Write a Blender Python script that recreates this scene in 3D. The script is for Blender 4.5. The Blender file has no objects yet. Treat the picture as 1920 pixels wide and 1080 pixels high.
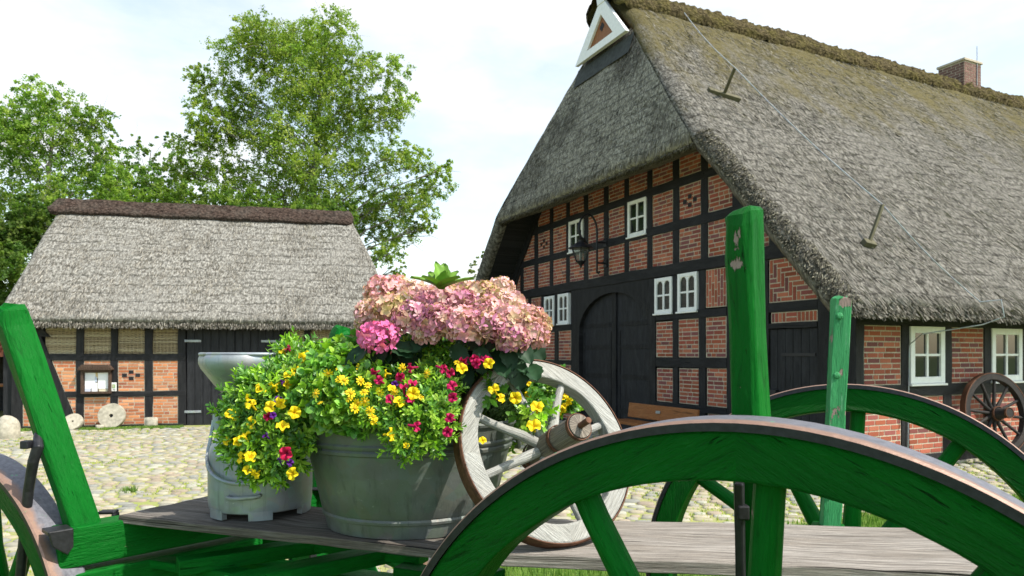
import bpy, bmesh, math, random
import numpy as np
from mathutils import Vector, Matrix, Euler
R = math.radians
rnd = random.Random(7)
rng = np.random.default_rng(11)
S = bpy.context.scene
COL = S.collection

# ------------------------------------------------------------------ camera, sky, sun, exposure
CAM_H, FPX, HX, HY = 1.7, 1300.0, 960.0, 663.0       # eye height; focal length, horizon in photo pixels
cd = bpy.data.cameras.new('camera'); cam = bpy.data.objects.new('camera', cd); COL.objects.link(cam)
cam.location = (0, 0, CAM_H); cam.rotation_euler = (R(90), 0, 0)
cd.sensor_width = 36; cd.lens = 36*FPX/1920; cd.shift_y = (HY-540)/1920
cd.clip_start = .05; cd.clip_end = 2000
cd.dof.use_dof = True; cd.dof.focus_distance = 2.05; cd.dof.aperture_fstop = 9.0
S.camera = cam

SUN_AZ = Vector((.89, -.456)); SUN_EL = R(52)
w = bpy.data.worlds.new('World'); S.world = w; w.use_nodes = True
nt = w.node_tree; nt.nodes.clear()
sky = nt.nodes.new('ShaderNodeTexSky'); sky.sky_type = 'NISHITA'; sky.sun_disc = False
sky.sun_elevation = SUN_EL; sky.sun_rotation = math.atan2(SUN_AZ.x, SUN_AZ.y)
tc = nt.nodes.new('ShaderNodeTexCoord')
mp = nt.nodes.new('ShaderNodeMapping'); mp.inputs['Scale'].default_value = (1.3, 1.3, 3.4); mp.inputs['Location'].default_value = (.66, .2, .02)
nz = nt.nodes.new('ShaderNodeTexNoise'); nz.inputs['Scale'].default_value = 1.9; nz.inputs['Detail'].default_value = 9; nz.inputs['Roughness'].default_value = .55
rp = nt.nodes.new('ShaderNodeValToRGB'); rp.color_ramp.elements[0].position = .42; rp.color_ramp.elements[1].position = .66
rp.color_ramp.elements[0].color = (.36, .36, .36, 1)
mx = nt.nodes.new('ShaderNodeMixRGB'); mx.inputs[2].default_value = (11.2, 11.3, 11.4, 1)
bg = nt.nodes.new('ShaderNodeBackground'); bg.inputs['Strength'].default_value = .078
wo = nt.nodes.new('ShaderNodeOutputWorld')
nt.links.new(tc.outputs['Generated'], mp.inputs['Vector']); nt.links.new(mp.outputs['Vector'], nz.inputs['Vector'])
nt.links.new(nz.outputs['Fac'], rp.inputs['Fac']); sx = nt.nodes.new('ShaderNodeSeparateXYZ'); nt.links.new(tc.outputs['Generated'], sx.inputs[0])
mr = nt.nodes.new('ShaderNodeMapRange'); mr.inputs['From Min'].default_value = -.35; mr.inputs['From Max'].default_value = .45; mr.inputs['To Min'].default_value = .12  # unseen sky behind the camera given fewer clouds, to lower fill and reflections
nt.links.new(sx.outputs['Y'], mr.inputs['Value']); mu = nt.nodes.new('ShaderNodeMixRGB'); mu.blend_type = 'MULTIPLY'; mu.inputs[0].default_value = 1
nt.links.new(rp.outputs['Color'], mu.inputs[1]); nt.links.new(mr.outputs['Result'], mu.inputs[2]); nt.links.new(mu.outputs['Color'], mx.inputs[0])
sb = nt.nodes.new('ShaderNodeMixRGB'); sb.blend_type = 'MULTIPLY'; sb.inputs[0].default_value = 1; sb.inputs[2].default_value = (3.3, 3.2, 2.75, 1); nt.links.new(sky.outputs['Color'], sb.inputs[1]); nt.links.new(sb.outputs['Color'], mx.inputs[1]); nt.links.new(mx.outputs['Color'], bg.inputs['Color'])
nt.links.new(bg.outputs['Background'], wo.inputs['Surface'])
sl = bpy.data.lights.new('sun', 'SUN'); so = bpy.data.objects.new('sun', sl); COL.objects.link(so)
sl.energy = 5.0; sl.angle = R(.5); sl.color = (1, .95, .87)
sd = Vector((SUN_AZ.x*math.cos(SUN_EL), SUN_AZ.y*math.cos(SUN_EL), math.sin(SUN_EL)))
so.rotation_euler = sd.to_track_quat('Z', 'Y').to_euler(); so.location = (12, -9, 18)
S.view_settings.view_transform = 'Standard'; S.view_settings.look = 'None'
S.view_settings.exposure = .48; S.view_settings.gamma = 1
S.cycles.max_bounces = 6; S.cycles.diffuse_bounces = 3; S.cycles.transparent_max_bounces = 8

# ------------------------------------------------------------------ helpers
def at(px, py, Y): return Vector(((px-HX)/FPX*Y, Y, CAM_H-(py-HY)/FPX*Y))
def onz(px, py, z=0.):
    Y = (CAM_H-z)*FPX/(py-HY); return Vector(((px-HX)/FPX*Y, Y, z))

def vnoise(P, sc=1., seed=0):
    P = np.asarray(P, float)*sc+seed*17.3
    i = np.floor(P).astype(np.int64); f = P-i; f = f*f*(3-2*f)
    def h(a, b, c):
        n = (a*73856093) ^ (b*19349663) ^ (c*83492791); n = (n ^ (n >> 13))*1274126177 & 0x7fffffff
        return ((n ^ (n >> 16)) & 0xffff)/65535.
    x, y, z = i[..., 0], i[..., 1], i[..., 2]; r = 0
    for a in (0, 1):
        for b in (0, 1):
            for c in (0, 1):
                r = r+h(x+a, y+b, z+c)*(f[..., 0] if a else 1-f[..., 0])*(f[..., 1] if b else 1-f[..., 1])*(f[..., 2] if c else 1-f[..., 2])
    return r-.5

class MB:
    def __init__(s): s.v, s.f, s.uv, s.c = [], [], [], []
    def face(s, pts, uv=None, col=None):
        n = len(s.v); s.v += [tuple(p) for p in pts]; s.f.append(tuple(range(n, n+len(pts))))
        s.uv.append(uv or [(0, 0)]*len(pts)); s.c.append(col)
    def raw(s, vs, fs, uvs=None, col=None):
        n = len(s.v); s.v += [tuple(p) for p in vs]
        for k, f in enumerate(fs):
            s.f.append(tuple(n+i for i in f)); s.uv.append(uvs[k] if uvs else [(0, 0)]*len(f)); s.c.append(col)
    def box(s, c, size, M=None, col=None, taper=1.):
        # size (x,y,z); uv: v runs along the longest side, in metres
        x, y, z = [d/2 for d in size]; ax = max(range(3), key=lambda i: size[i])
        P = [Vector((sx*x*(taper if sz > 0 else 1), sy*y*(taper if sz > 0 else 1), sz*z)) for sz in (-1, 1) for sy in (-1, 1) for sx in (-1, 1)]
        F = [(0, 2, 3, 1), (4, 5, 7, 6), (0, 1, 5, 4), (2, 6, 7, 3), (0, 4, 6, 2), (1, 3, 7, 5)]
        nr = [2, 2, 1, 1, 0, 0]; off = rnd.random()*9; uvs = []
        for f, a in zip(F, nr):
            o = [i for i in range(3) if i != a]
            if ax in o: o = [i for i in o if i != ax]+[ax]
            uvs.append([(P[i][o[0]]+off+a*.37, P[i][o[1]]+off*3) for i in f])
        Q = [(M @ p if M else p)+Vector(c) for p in P]
        s.raw(Q, F, uvs, col)
    def bar(s, a, b, wx, wy, up=(0, 0, 1), col=None, taper=1.):
        a, b = Vector(a), Vector(b); z = (b-a).normalized(); x = Vector(up).cross(z)
        if x.length < 1e-4: x = Vector((1, 0, 0)).cross(z)
        x.normalize(); y = z.cross(x); M = Matrix((x, y, z)).transposed()
        s.box((a+b)/2, (wx, wy, (b-a).length), M, col, taper)
    def tube(s, pts, rad, n=10, cap=True, col=None):
        pts = [Vector(p) for p in pts]; m = len(pts)
        if not hasattr(rad, '__len__'): rad = [rad]*m
        u = None; rings = []; L = 0; Ls = []
        for i, p in enumerate(pts):
            t = (pts[min(i+1, m-1)]-pts[max(i-1, 0)]).normalized()
            if u is None: u = t.orthogonal().normalized()
            else: u = (u-t*u.dot(t)).normalized()
            v = t.cross(u); L += (p-pts[i-1]).length if i else 0; Ls.append(L)
            rings.append([p+float(rad[i])*(math.cos(2*math.pi*k/n)*u+math.sin(2*math.pi*k/n)*v) for k in range(n)])
        V = [q for r in rings for q in r]; F, U = [], []; o = rnd.random()*5
        for i in range(m-1):
            for k in range(n):
                F.append((i*n+k, i*n+(k+1) % n, (i+1)*n+(k+1) % n, (i+1)*n+k)); c = 2*math.pi*max(rad)/n
                U.append([(k*c+o, Ls[i]), ((k+1)*c+o, Ls[i]), ((k+1)*c+o, Ls[i+1]), (k*c+o, Ls[i+1])])
        if cap:
            F += [tuple(range(n))[::-1], tuple(range((m-1)*n, m*n))]; U += [[(q.x, q.y) for q in rings[0]][::-1], [(q.x, q.y) for q in rings[-1]]]
        s.raw(V, F, U, col)
    def lathe(s, prof, n=32, c=(0, 0, 0), axis='Z', close=False, col=None, wob=0):
        # prof: (radius, height) list
        V, F, U = [], [], []; m = len(prof); L = [0]
        for i in range(1, m): L.append(L[-1]+math.dist(prof[i], prof[i-1]))
        for r, h in prof:
            for k in range(n):
                a = 2*math.pi*k/n; rr = r*(1+wob*math.sin(3*a+h*9)+wob*.6*math.sin(5*a+2+h*23)) if wob else r
                p = (rr*math.cos(a), rr*math.sin(a), h)
                if axis == 'Y': p = (p[0], p[2], p[1])
                V.append(Vector(p)+Vector(c))
        rm = max(p[0] for p in prof)
        for i in range(m if close else m-1):
            j = (i+1) % m
            for k in range(n):
                F.append((i*n+k, i*n+(k+1) % n, j*n+(k+1) % n, j*n+k))
                l1 = L[i+1] if i+1 < m else L[i]+math.dist(prof[i], prof[0]); cc = 2*math.pi*rm/n
                U.append([(k*cc, L[i]), ((k+1)*cc, L[i]), ((k+1)*cc, l1), (k*cc, l1)])
        s.raw(V, F, U, col)
    def prism(s, poly, mapf, o0, o1, col=None):
        # polygon in 2D, extruded between outward offsets o0 (back) and o1 (front)
        n = len(poly); V = [mapf(p[0], p[1], o1) for p in poly]+[mapf(p[0], p[1], o0) for p in poly]
        F = [tuple(range(n)), tuple(range(2*n-1, n-1, -1))]+[(i, n+i, n+(i+1) % n, (i+1) % n) for i in range(n)]
        U = [[tuple(p) for p in poly], [tuple(p) for p in poly][::-1]]+[[tuple(poly[i]), tuple(poly[i]), tuple(poly[(i+1) % n]), tuple(poly[(i+1) % n])] for i in range(n)]
        s.raw(V, F, U, col)

def link(name, me, parent=None, mat=None):
    o = bpy.data.objects.new(name, me); COL.objects.link(o)
    if parent: o.parent = parent
    if mat and not me.materials: me.materials.append(mat)
    return o
def obj(name, mb, mat, parent=None, bevel=0, smooth=False, sub=0, segs=2):
    me = bpy.data.meshes.new(name); me.from_pydata(mb.v, [], mb.f); me.validate()
    ul = me.uv_layers.new(name='UVMap'); ul.data.foreach_set('uv', np.array([c for u in mb.uv for p in u for c in p], np.float32))
    if any(c is not None for c in mb.c):
        ca = me.color_attributes.new('tint', 'FLOAT_COLOR', 'CORNER'); out = []
        for f, c in zip(mb.f, mb.c):
            if c is None: c = (1, 1, 1)
            if hasattr(c[0], '__len__'):
                for q in c: out += [*q, 1]
            else: out += [*c, 1]*len(f)
        ca.data.foreach_set('color', np.array(out, np.float32))
    bm = bmesh.new(); bm.from_mesh(me); bmesh.ops.remove_doubles(bm, verts=bm.verts, dist=1e-6) if bevel or smooth else None
    bmesh.ops.recalc_face_normals(bm, faces=bm.faces); bm.to_mesh(me); bm.free()
    if smooth: me.polygons.foreach_set('use_smooth', [True]*len(me.polygons))
    o = link(name, me, parent, mat)
    if bevel:
        b = o.modifiers.new('bevel', 'BEVEL'); b.width = bevel; b.segments = segs; b.limit_method = 'ANGLE'; b.angle_limit = R(35); b.harden_normals = False
    if sub:
        b = o.modifiers.new('sub', 'SUBSURF'); b.levels = b.render_levels = sub
    if smooth and not bevel:
        e = o.modifiers.new('edges', 'EDGE_SPLIT'); e.split_angle = R(42)
    return o
def fast(name, V, F, mat, parent=None, cols=None, uv=None, smooth=False):
    # numpy mesh: V (n,3), F (m,k) all the same size; cols per vertex (n,3)
    me = bpy.data.meshes.new(name); V = np.asarray(V, np.float32); F = np.asarray(F, np.int32); m, k = F.shape
    me.vertices.add(len(V)); me.vertices.foreach_set('co', V.ravel())
    me.loops.add(m*k); me.loops.foreach_set('vertex_index', F.ravel())
    me.polygons.add(m); me.polygons.foreach_set('loop_start', np.arange(0, m*k, k, dtype=np.int32))
    me.polygons.foreach_set('loop_total', np.full(m, k, np.int32)) if hasattr(me.polygons[0], 'loop_total') else None
    me.update(calc_edges=True)
    if cols is not None:
        ca = me.color_attributes.new('tint', 'FLOAT_COLOR', 'POINT'); c = np.ones((len(V), 4), np.float32); c[:, :3] = cols; ca.data.foreach_set('color', c.ravel())
    if uv is not None:
        ul = me.uv_layers.new(name='UVMap'); ul.data.foreach_set('uv', np.asarray(uv, np.float32)[F.ravel()].ravel())
    if smooth: me.polygons.foreach_set('use_smooth', [True]*m)
    return link(name, me, parent, mat)
def tag(o, label, cat, group=None, kind=None):
    if label: o['label'] = label
    if cat: o['category'] = cat
    if group: o['group'] = group
    if kind: o['kind'] = kind
    return o
def thing(name, label, cat, loc=(0, 0, 0), rz=0, group=None):
    o = bpy.data.objects.new(name, None); COL.objects.link(o); o.empty_display_size = .1
    o.location = loc; o.rotation_euler = (0, 0, rz); return tag(o, label, cat, group)

# ------------------------------------------------------------------ materials
class NT:
    def __init__(s, name, rough=.7, spec=.3, metal=0.):
        s.m = bpy.data.materials.new(name); s.m.use_nodes = True; s.t = s.m.node_tree
        s.p = s.t.nodes['Principled BSDF']; s.p.inputs['Roughness'].default_value = rough
        s.p.inputs['Specular IOR Level'].default_value = spec; s.p.inputs['Metallic'].default_value = metal
    def n(s, t): return s.t.nodes.new('ShaderNode'+t)
    def l(s, a, b): s.t.links.new(a, b)
    def uv(s): return s.n('TexCoord').outputs['UV']
    def ob(s): return s.n('TexCoord').outputs['Object']
    def attr(s): a = s.n('Attribute'); a.attribute_name = 'tint'; return a.outputs['Color']
    def map(s, v, sc=(1, 1, 1), loc=(0, 0, 0)):
        m = s.n('Mapping'); m.inputs['Scale'].default_value = sc; m.inputs['Location'].default_value = loc; s.l(v, m.inputs['Vector']); return m.outputs['Vector']
    def noise(s, v, sc=5, det=4, ro=.55, dist=0):
        x = s.n('TexNoise'); x.inputs['Scale'].default_value = sc; x.inputs['Detail'].default_value = det; x.inputs['Roughness'].default_value = ro
        x.inputs['Distortion'].default_value = dist; s.l(v, x.inputs['Vector']); return x.outputs['Fac']
    def vor(s, v, sc=5, feat='F1'):
        x = s.n('TexVoronoi'); x.feature = feat; x.inputs['Scale'].default_value = sc; s.l(v, x.inputs['Vector']); return x
    def ramp(s, f, stops):
        x = s.n('ValToRGB'); e = x.color_ramp.elements
        while len(e) < len(stops): e.new(.5)
        for q, (p, c) in zip(e, stops): q.position = p; q.color = (*c, 1) if hasattr(c, '__len__') else (c, c, c, 1)
        s.l(f, x.inputs['Fac']); return x.outputs['Color']
    def mix(s, a, b, f, mode='MIX'):
        x = s.n('MixRGB'); x.blend_type = mode
        for i, q in ((1, a), (2, b), (0, f)):
            if hasattr(q, 'is_linked'): s.l(q, x.inputs[i])
            elif i: x.inputs[i].default_value = (*q, 1) if hasattr(q, '__len__') else (q, q, q, 1)
            else: x.inputs[0].default_value = q
        return x.outputs['Color']
    def math(s, op, a, b=0.):
        x = s.n('Math'); x.operation = op
        for i, q in enumerate((a, b)):
            if hasattr(q, 'is_linked'): s.l(q, x.inputs[i])
            else: x.inputs[i].default_value = q
        return x.outputs[0]
    def sep(s, v): x = s.n('SeparateXYZ'); s.l(v, x.inputs[0]); return x.outputs
    def bump(s, h, st=.5, d=.01):
        b = s.n('Bump'); b.inputs['Strength'].default_value = st; b.inputs['Distance'].default_value = d; s.l(h, b.inputs['Height']); s.l(b.outputs['Normal'], s.p.inputs['Normal'])
    def col(s, c):
        if hasattr(c, 'is_linked'): s.l(c, s.p.inputs['Base Color'])
        else: s.p.inputs['Base Color'].default_value = (*c, 1)
        return s
    def rough(s, r): s.l(r, s.p.inputs['Roughness']); return s

def m_plain(name, c, rough=.6, metal=0., spec=.3, var=.25, sc=9, bump=.15, bd=.004):
    q = NT(name, rough, spec, metal); v = q.ob(); f = q.noise(v, sc, 6, .6)
    q.col(q.mix(tuple(x*(1-var) for x in c), tuple(min(1, x*(1+var)) for x in c), q.ramp(f, [(.3, 0), (.7, 1)]))); q.bump(f, bump, bd); return q.m
def m_paint(name, c, chip=.02, chipc=(.30, .22, .19), pale=0., grain=1., rough=.46):
    # painted wood: straight grain, drying cracks, worn and chipped patches, glints painted on the grain
    q = NT(name, rough, .09); u = q.uv()
    g = q.noise(q.map(u, (70, 5, 1)), 1, 5, .6, .4); g2 = q.noise(q.map(u, (18, 3.2, 1)), 1, 4, .6, .8)
    cr = q.noise(q.map(u, (130, 11, 1), (3, 1, 0)), 1, 4, .6, .6); crk = q.ramp(cr, [(.29, 0), (.34, 1)])
    big = q.noise(q.map(u, (4, 1.5, 1)), 1, 4, .6)
    base = q.mix(tuple(x*.72 for x in c), tuple(min(1, x*1.25) for x in c), q.ramp(big, [(.3, 0), (.7, 1)]))
    if pale: base = q.mix(base, (.30, .50, .36), q.ramp(q.noise(q.map(u, (60, 9, 1), (5, 5, 0)), 1, 6, .7), [(.62-pale*.1, 0), (.75, .55)]))
    rel = q.noise(q.map(u, (48, 7, 1), (1, 6, 0)), 1, 6, .75, 1.2); base = q.mix(base, tuple(x*.42 for x in c), q.ramp(rel, [(.36, .5*grain), (.47, 0)])); base = q.mix(base, tuple(x*1.75+.012 for x in c), q.ramp(rel, [(.60, 0), (.72, .5)]))  # grain relief put into the colour: darkened hollows, painted glints on the ridges
    base = q.mix(tuple(x*.28 for x in c), base, crk)
    ch = q.noise(q.map(u, (11, 5, 1), (8, 2, 0)), 1, 7, .65); lo = .70-chip
    cm = q.ramp(ch, [(lo, 0), (lo+.012, 1)]); base = q.mix(base, chipc, cm)
    q.col(base); q.rough(q.ramp(g2, [(.3, rough-.16), (.7, rough+.12)]))
    fine = q.noise(q.map(u, (260, 22, 1)), 1, 4, .7, .4); g = q.math('ADD', g, q.math('MULTIPLY', fine, .7*grain))
    g2 = q.math('ADD', g2, q.math('MULTIPLY', rel, .8))
    h = q.math('ADD', q.math('MULTIPLY', g, .55*grain), q.math('ADD', q.math('MULTIPLY', g2, .8*grain), q.math('SUBTRACT', q.math('MULTIPLY', crk, .7), q.math('MULTIPLY', cm, .5))))
    q.bump(h, .95, .008); return q.m
def m_wood(name, c1, c2, c3, rough=.85, sc=1., cracks=(.31, .36)):
    q = NT(name, rough, .2); u = q.uv()
    g = q.noise(q.map(u, (85*sc, 2.4*sc, 1)), 1, 6, .7, .9); f = q.noise(q.map(u, (300*sc, 9*sc, 1)), 1, 4, .7, .3); sp = q.noise(q.map(u, (420, 160, 1)), 1, 3, .7)
    big = q.noise(q.map(u, (9*sc, 2.2*sc, 1)), 1, 6, .65); cr = q.noise(q.map(u, (46*sc, 1.3*sc, 1), (4, 7, 0)), 1, 5, .6, .7)
    crk = q.ramp(cr, [(cracks[0], 0), (cracks[1], 1)])
    b = q.mix(c1, c2, q.ramp(g, [(.34, 0), (.64, 1)])); b = q.mix(b, c3, q.ramp(big, [(.44, 0), (.66, .8)]))
    b = q.mix(b, .45, q.ramp(f, [(.40, .75), (.56, 0)]), 'MULTIPLY'); b = q.mix(b, 1.5, q.ramp(sp, [(.56, 0), (.72, .6)]), 'MULTIPLY')
    b = q.mix(tuple(x*.15 for x in c1), b, crk)
    q.col(b); q.bump(q.math('ADD', q.math('ADD', g, q.math('MULTIPLY', f, .6)), q.math('MULTIPLY', crk, 1.1)), .9, .006); return q.m
def m_leaf(name, back=.35, rough=.45, mul=1., spec=.35):
    q = NT(name, rough, spec); c = q.attr(); q.col(c)
    tr = q.n('BsdfTranslucent'); q.l(q.mix(c, (1.0, 1.25, .55), 1, 'MULTIPLY'), tr.inputs['Color'])
    ms = q.n('MixShader'); ms.inputs[0].default_value = back; q.l(q.p.outputs[0], ms.inputs[1]); q.l(tr.outputs[0], ms.inputs[2])
    q.l(ms.outputs[0], q.t.nodes['Material Output'].inputs['Surface']); return q.m
def m_thatch(name, ca, cb, moss, mossc=(.13, .115, .03), course=.28, slope_hi=11.):
    q = NT(name, .95, .08); u = q.uv(); sp = q.sep(u)
    f = q.noise(q.map(u, (24, 10, 1)), 1, 6, .75); f2 = q.noise(q.map(u, (10, 6, 1), (9, 3, 0)), 1, 6, .72); big = q.noise(q.map(u, (.55, .32, 1)), 1, 5, .6)
    # courses: a dark broken line where each layer of reed ends
    wob = q.math('ADD', sp[1], q.math('MULTIPLY', q.math('SUBTRACT', q.noise(q.map(u, (1.6, .8, 1)), 1, 4, .6), .5), .34))
    saw = q.math('FRACT', q.math('DIVIDE', wob, course)); ln = q.ramp(saw, [(0, 0), (.07, .25), (.2, 1)])
    ln = q.math('MAXIMUM', ln, q.ramp(q.noise(q.map(u, (2.1, 2.5, 1), (5, 8, 0)), 1, 4, .6), [(.44, 0), (.60, 1)]))
    b = q.mix(ca, cb, q.ramp(f, [(.42, 0), (.56, 1)])); b = q.mix(b, tuple(x*.5 for x in ca), q.ramp(f2, [(.47, 0), (.64, .9)]))
    b = q.mix(b, tuple(x*.62 for x in cb), q.ramp(big, [(.35, 0), (.7, .6)]))
    b = q.mix(tuple(x*.30 for x in ca), b, q.mix(q.math('MULTIPLY', ln, 1.), 1, .28))
    if moss:
        hi = q.ramp(q.math('DIVIDE', sp[1], slope_hi), [(.35, 0), (1., moss)])
        mk = q.math('ADD', hi, q.math('SUBTRACT', q.noise(q.map(u, (1.1, .55, 1), (2, 9, 0)), 1, 9, .78), .62)); mk = q.ramp(mk, [(-.02, 0), (.22, .8)])
        b = q.mix(b, q.mix(mossc, tuple(x*1.9 for x in mossc), q.ramp(f2, [(.35, 0), (.7, 1)])), mk)
    q.col(b); q.bump(q.math('ADD', q.math('ADD', f, q.math('MULTIPLY', f2, 1.2)), q.math('MULTIPLY', ln, .5)), 1., .035); return q.m

def m_brick(name, dirt=.4):
    q = NT(name, .85, .2); c = q.attr(); v = q.ob(); f = q.noise(v, 38, 5, .65); f2 = q.noise(v, 3.2, 4, .6)
    b = q.mix(c, .45, q.ramp(f, [(.45, 0), (.8, dirt)]), 'MULTIPLY'); b = q.mix(b, 1.3, q.ramp(f2, [(.4, 0), (.75, .4)]), 'MULTIPLY')
    q.col(b); q.bump(f, .5, .004); return q.m
M = {}
M['green'] = m_paint('green_paint', (.0016, .112, .010), .03)
M['green_face_shaded'] = m_paint('green_paint_felloe_shaded', (.0008, .082, .0055), .012, (.22, .16, .10), grain=1.2)  # darker copy of the green paint, shade of the wheel faces put in
M['green_pale'] = m_paint('faded_green_paint', (.05, .27, .10), .07, (.27, .20, .17), pale=.5, rough=.5)
M['black_timber'] = m_wood('black_tarred_timber', (.008, .008, .009), (.02, .02, .022), (.03, .03, .032), .6)
M['black_board'] = m_wood('black_tarred_board', (.010, .0105, .012), (.027, .028, .032), (.036, .037, .041), .6)
M['plank_dark'] = m_wood('weathered_dark_plank', (.07, .058, .048), (.23, .205, .18), (.11, .085, .065), .9, .8, (.33, .38))
M['plank_pale'] = m_wood('weathered_pale_plank', (.15, .13, .108), (.41, .375, .33), (.26, .225, .185), .9, 1., (.335, .365))
M['old_white'] = m_wood('worn_white_wood', (.29, .285, .255), (.47, .47, .435), (.39, .38, .34), .85, 1.5, (.27, .295))
M['hub_wood'] = m_wood('bare_hub_wood', (.12, .10, .08), (.30, .26, .21), (.22, .19, .155), .85, 1.2)
M['bench'] = m_wood('oiled_bench_wood', (.20, .075, .025), (.36, .15, .05), (.28, .10, .03), .45)
M['iron'] = m_plain('black_iron', (.02, .02, .023), .45, .3, .4, .4, 60, .4, .002)
M['rust'] = m_plain('rusty_iron', (.11, .05, .028), .75, .2, .3, .45, 55, .5, .002)
def m_tyre():
    q = NT('worn_iron_tyre', .5, .4, .25); u = q.uv(); v = q.ob()
    f = q.noise(v, 70, 6, .65); e = q.sep(u)[1]
    b = q.mix((.085, .085, .10), (.18, .18, .205), q.ramp(f, [(.3, 0), (.7, 1)]))
    rs = q.ramp(q.math('ADD', q.math('MULTIPLY', e, 1.), q.math('MULTIPLY', q.math('SUBTRACT', q.noise(v, 24, 6, .7), .5), .055)), [(.012, 1), (.034, 0)])
    b = q.mix(b, q.mix((.30, .19, .14), (.17, .10, .075), f), rs)
    b = q.mix(b, (.07, .33, .15), q.ramp(q.noise(v, 30, 7, .7), [(.655, 0), (.668, .9)]))
    q.col(b); q.bump(f, .5, .002); return q.m
M['tyre'] = m_tyre()
def m_zinc(name, c, rough=.42, metal=.35):
    q = NT(name, rough, .4, metal); v = q.ob(); f = q.noise(v, 5, 6, .65); f2 = q.noise(v, 40, 5, .7); vc = q.vor(v, 22).outputs['Color']
    b = q.mix(tuple(x*.62 for x in c), tuple(x*1.25 for x in c), q.ramp(f, [(.28, 0), (.72, 1)])); b = q.mix(b, vc, .07, 'OVERLAY')
    st = q.ramp(q.noise(q.map(v, (9, 9, 1.6), (3, 0, 1)), 1, 6, .65), [(.63, 0), (.74, .75)]); b = q.mix(b, (.19, .10, .05), st)
    b = q.mix(b, tuple(min(1, x*1.7) for x in c), q.ramp(q.noise(v, 90, 3, .6), [(.68, 0), (.75, .5)]))
    b = q.mix(b, tuple(x*.45 for x in c), q.ramp(q.noise(q.map(v, (26, 26, 2.2), (7, 1, 2)), 1, 5, .7), [(.54, 0), (.70, .7)])); b = q.mix(b, (.34, .36, .34), q.ramp(q.noise(q.map(v, (14, 14, 30), (2, 5, 1)), 1, 7, .75), [(.62, 0), (.72, .55)]))
    q.col(b); q.rough(q.ramp(f2, [(.3, rough-.06), (.7, rough+.22)])); q.bump(q.math('ADD', f, q.math('MULTIPLY', f2, .3)), .25, .006); return q.m
M['zinc'] = m_zinc('galvanised_zinc', (.135, .15, .134), .48); M['alu'] = m_zinc('dull_aluminium', (.33, .355, .36), .42, .5)
M['white'] = m_plain('white_paint', (.76, .76, .74), .45, 0, .4, .07, 14, .1)
M['brick'] = m_brick('red_brick'); M['mortar'] = m_plain('lime_mortar', (.44, .38, .29), .95, 0, .1, .25, 30, .4)
M['thatch'] = m_thatch('weathered_reed_thatch', (.030, .027, .021), (.27, .255, .222), .50, (.075, .062, .020))
M['thatch_hip'] = m_thatch('hip_reed_thatch_lit', (.085, .078, .058), (.46, .435, .355), .22, (.085, .08, .025))  # paler copy of the reed, light on the hip put into the colour
M['thatch_barn'] = m_thatch('pale_reed_thatch', (.075, .068, .053), (.39, .375, .335), .16, (.16, .145, .08), .32, 6.)
M['reed'] = m_leaf('cut_reed', .1, .9, 1, .1)
M['glass'] = NT('dark_window_glass', .04, .6).col((.012, .016, .014)).m
def m_cap(name, a, b, c):
    q = NT(name, 1., .05); v = q.ob(); f = q.noise(v, 16, 7, .7); f2 = q.noise(v, 2.2, 5, .6); f3 = q.vor(v, 12).outputs['Distance']
    x = q.mix(a, b, q.ramp(f, [(.33, 0), (.66, 1)])); x = q.mix(x, c, q.ramp(f2, [(.45, 0), (.7, .8)])); x = q.mix(x, .35, q.ramp(f3, [(.35, 0), (.8, .8)]), 'MULTIPLY')
    q.col(x); q.bump(q.math('SUBTRACT', f, f3), 1., .05); return q.m
M['moss_cap'] = m_cap('mossy_heather_ridge', (.035, .028, .014), (.15, .12, .062), (.115, .10, .03))
M['turf_cap'] = m_cap('brown_heather_ridge', (.032, .022, .017), (.105, .075, .06), (.10, .085, .07))
M['stone'] = m_plain('grey_sandstone', (.36, .33, .26), .9, 0, .15, .3, 14, .6, .01)
M['bark'] = m_plain('tree_bark', (.09, .075, .06), .9, 0, .1, .5, 8, .8, .03)
M['birch'] = m_plain('birch_bark', (.22, .20, .17), .9, 0, .1, .7, 5, .6, .02)
M['leaf_far'] = m_leaf('tree_foliage', .55, .6, 1, .2); M['leaf'] = m_leaf('garden_foliage', .32, .38, 1, .45)
M['petal'] = m_leaf('flower_petal', .25, .6, 1, .2); M['hleaf'] = m_leaf('hydrangea_leaf', .12, .5, 1, .2)
M['grass'] = m_leaf('grass_blade', .35, .5, 1, .3)

# ------------------------------------------------------------------ ground
def m_ground(name, a, b, c):
    q = NT(name, .95, .1); v = q.ob(); f = q.noise(v, 9, 7, .7); g = q.noise(v, .8, 5, .6)
    q.col(q.mix(q.mix(a, b, q.ramp(f, [(.35, 0), (.65, 1)])), c, q.ramp(g, [(.45, 0), (.65, .8)]))); q.bump(f, .8, .02); return q.m
mb = MB(); mb.face([(-500, -60, -.03), (500, -60, -.03), (500, 900, -.03), (-500, 900, -.03)])
tag(obj('ground', mb, m_ground('meadow_soil', (.05, .09, .02), (.09, .14, .03), (.10, .09, .05))), 'flat green ground under and around the farmyard', 'ground', kind='structure')
mb = MB(); mb.face([(-22, 3, -.003), (26, 3, -.003), (26, 34, -.003), (-22, 34, -.003)])
tag(obj('yard_bed', mb, m_ground('sandy_joint_earth', (.26, .265, .10), (.31, .30, .15), (.22, .28, .055))), 'sandy mossy bed between the yard cobbles', 'yard', kind='structure')
lawn_edge = lambda x: 5.65+.435*x
mb = MB(); xs = [-14, -6, 0, 4, 9, 20]
for a, b in zip(xs, xs[1:]): mb.face([(a, -6, 0.001), (b, -6, 0.001), (b, max(1, lawn_edge(b)), 0.001), (a, max(1, lawn_edge(a)), 0.001)])
tag(obj('lawn', mb, m_ground('lawn_soil', (.06, .12, .02), (.11, .19, .03), (.10, .13, .03))), 'short bright lawn beneath the green wagon', 'lawn', kind='structure')
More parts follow.
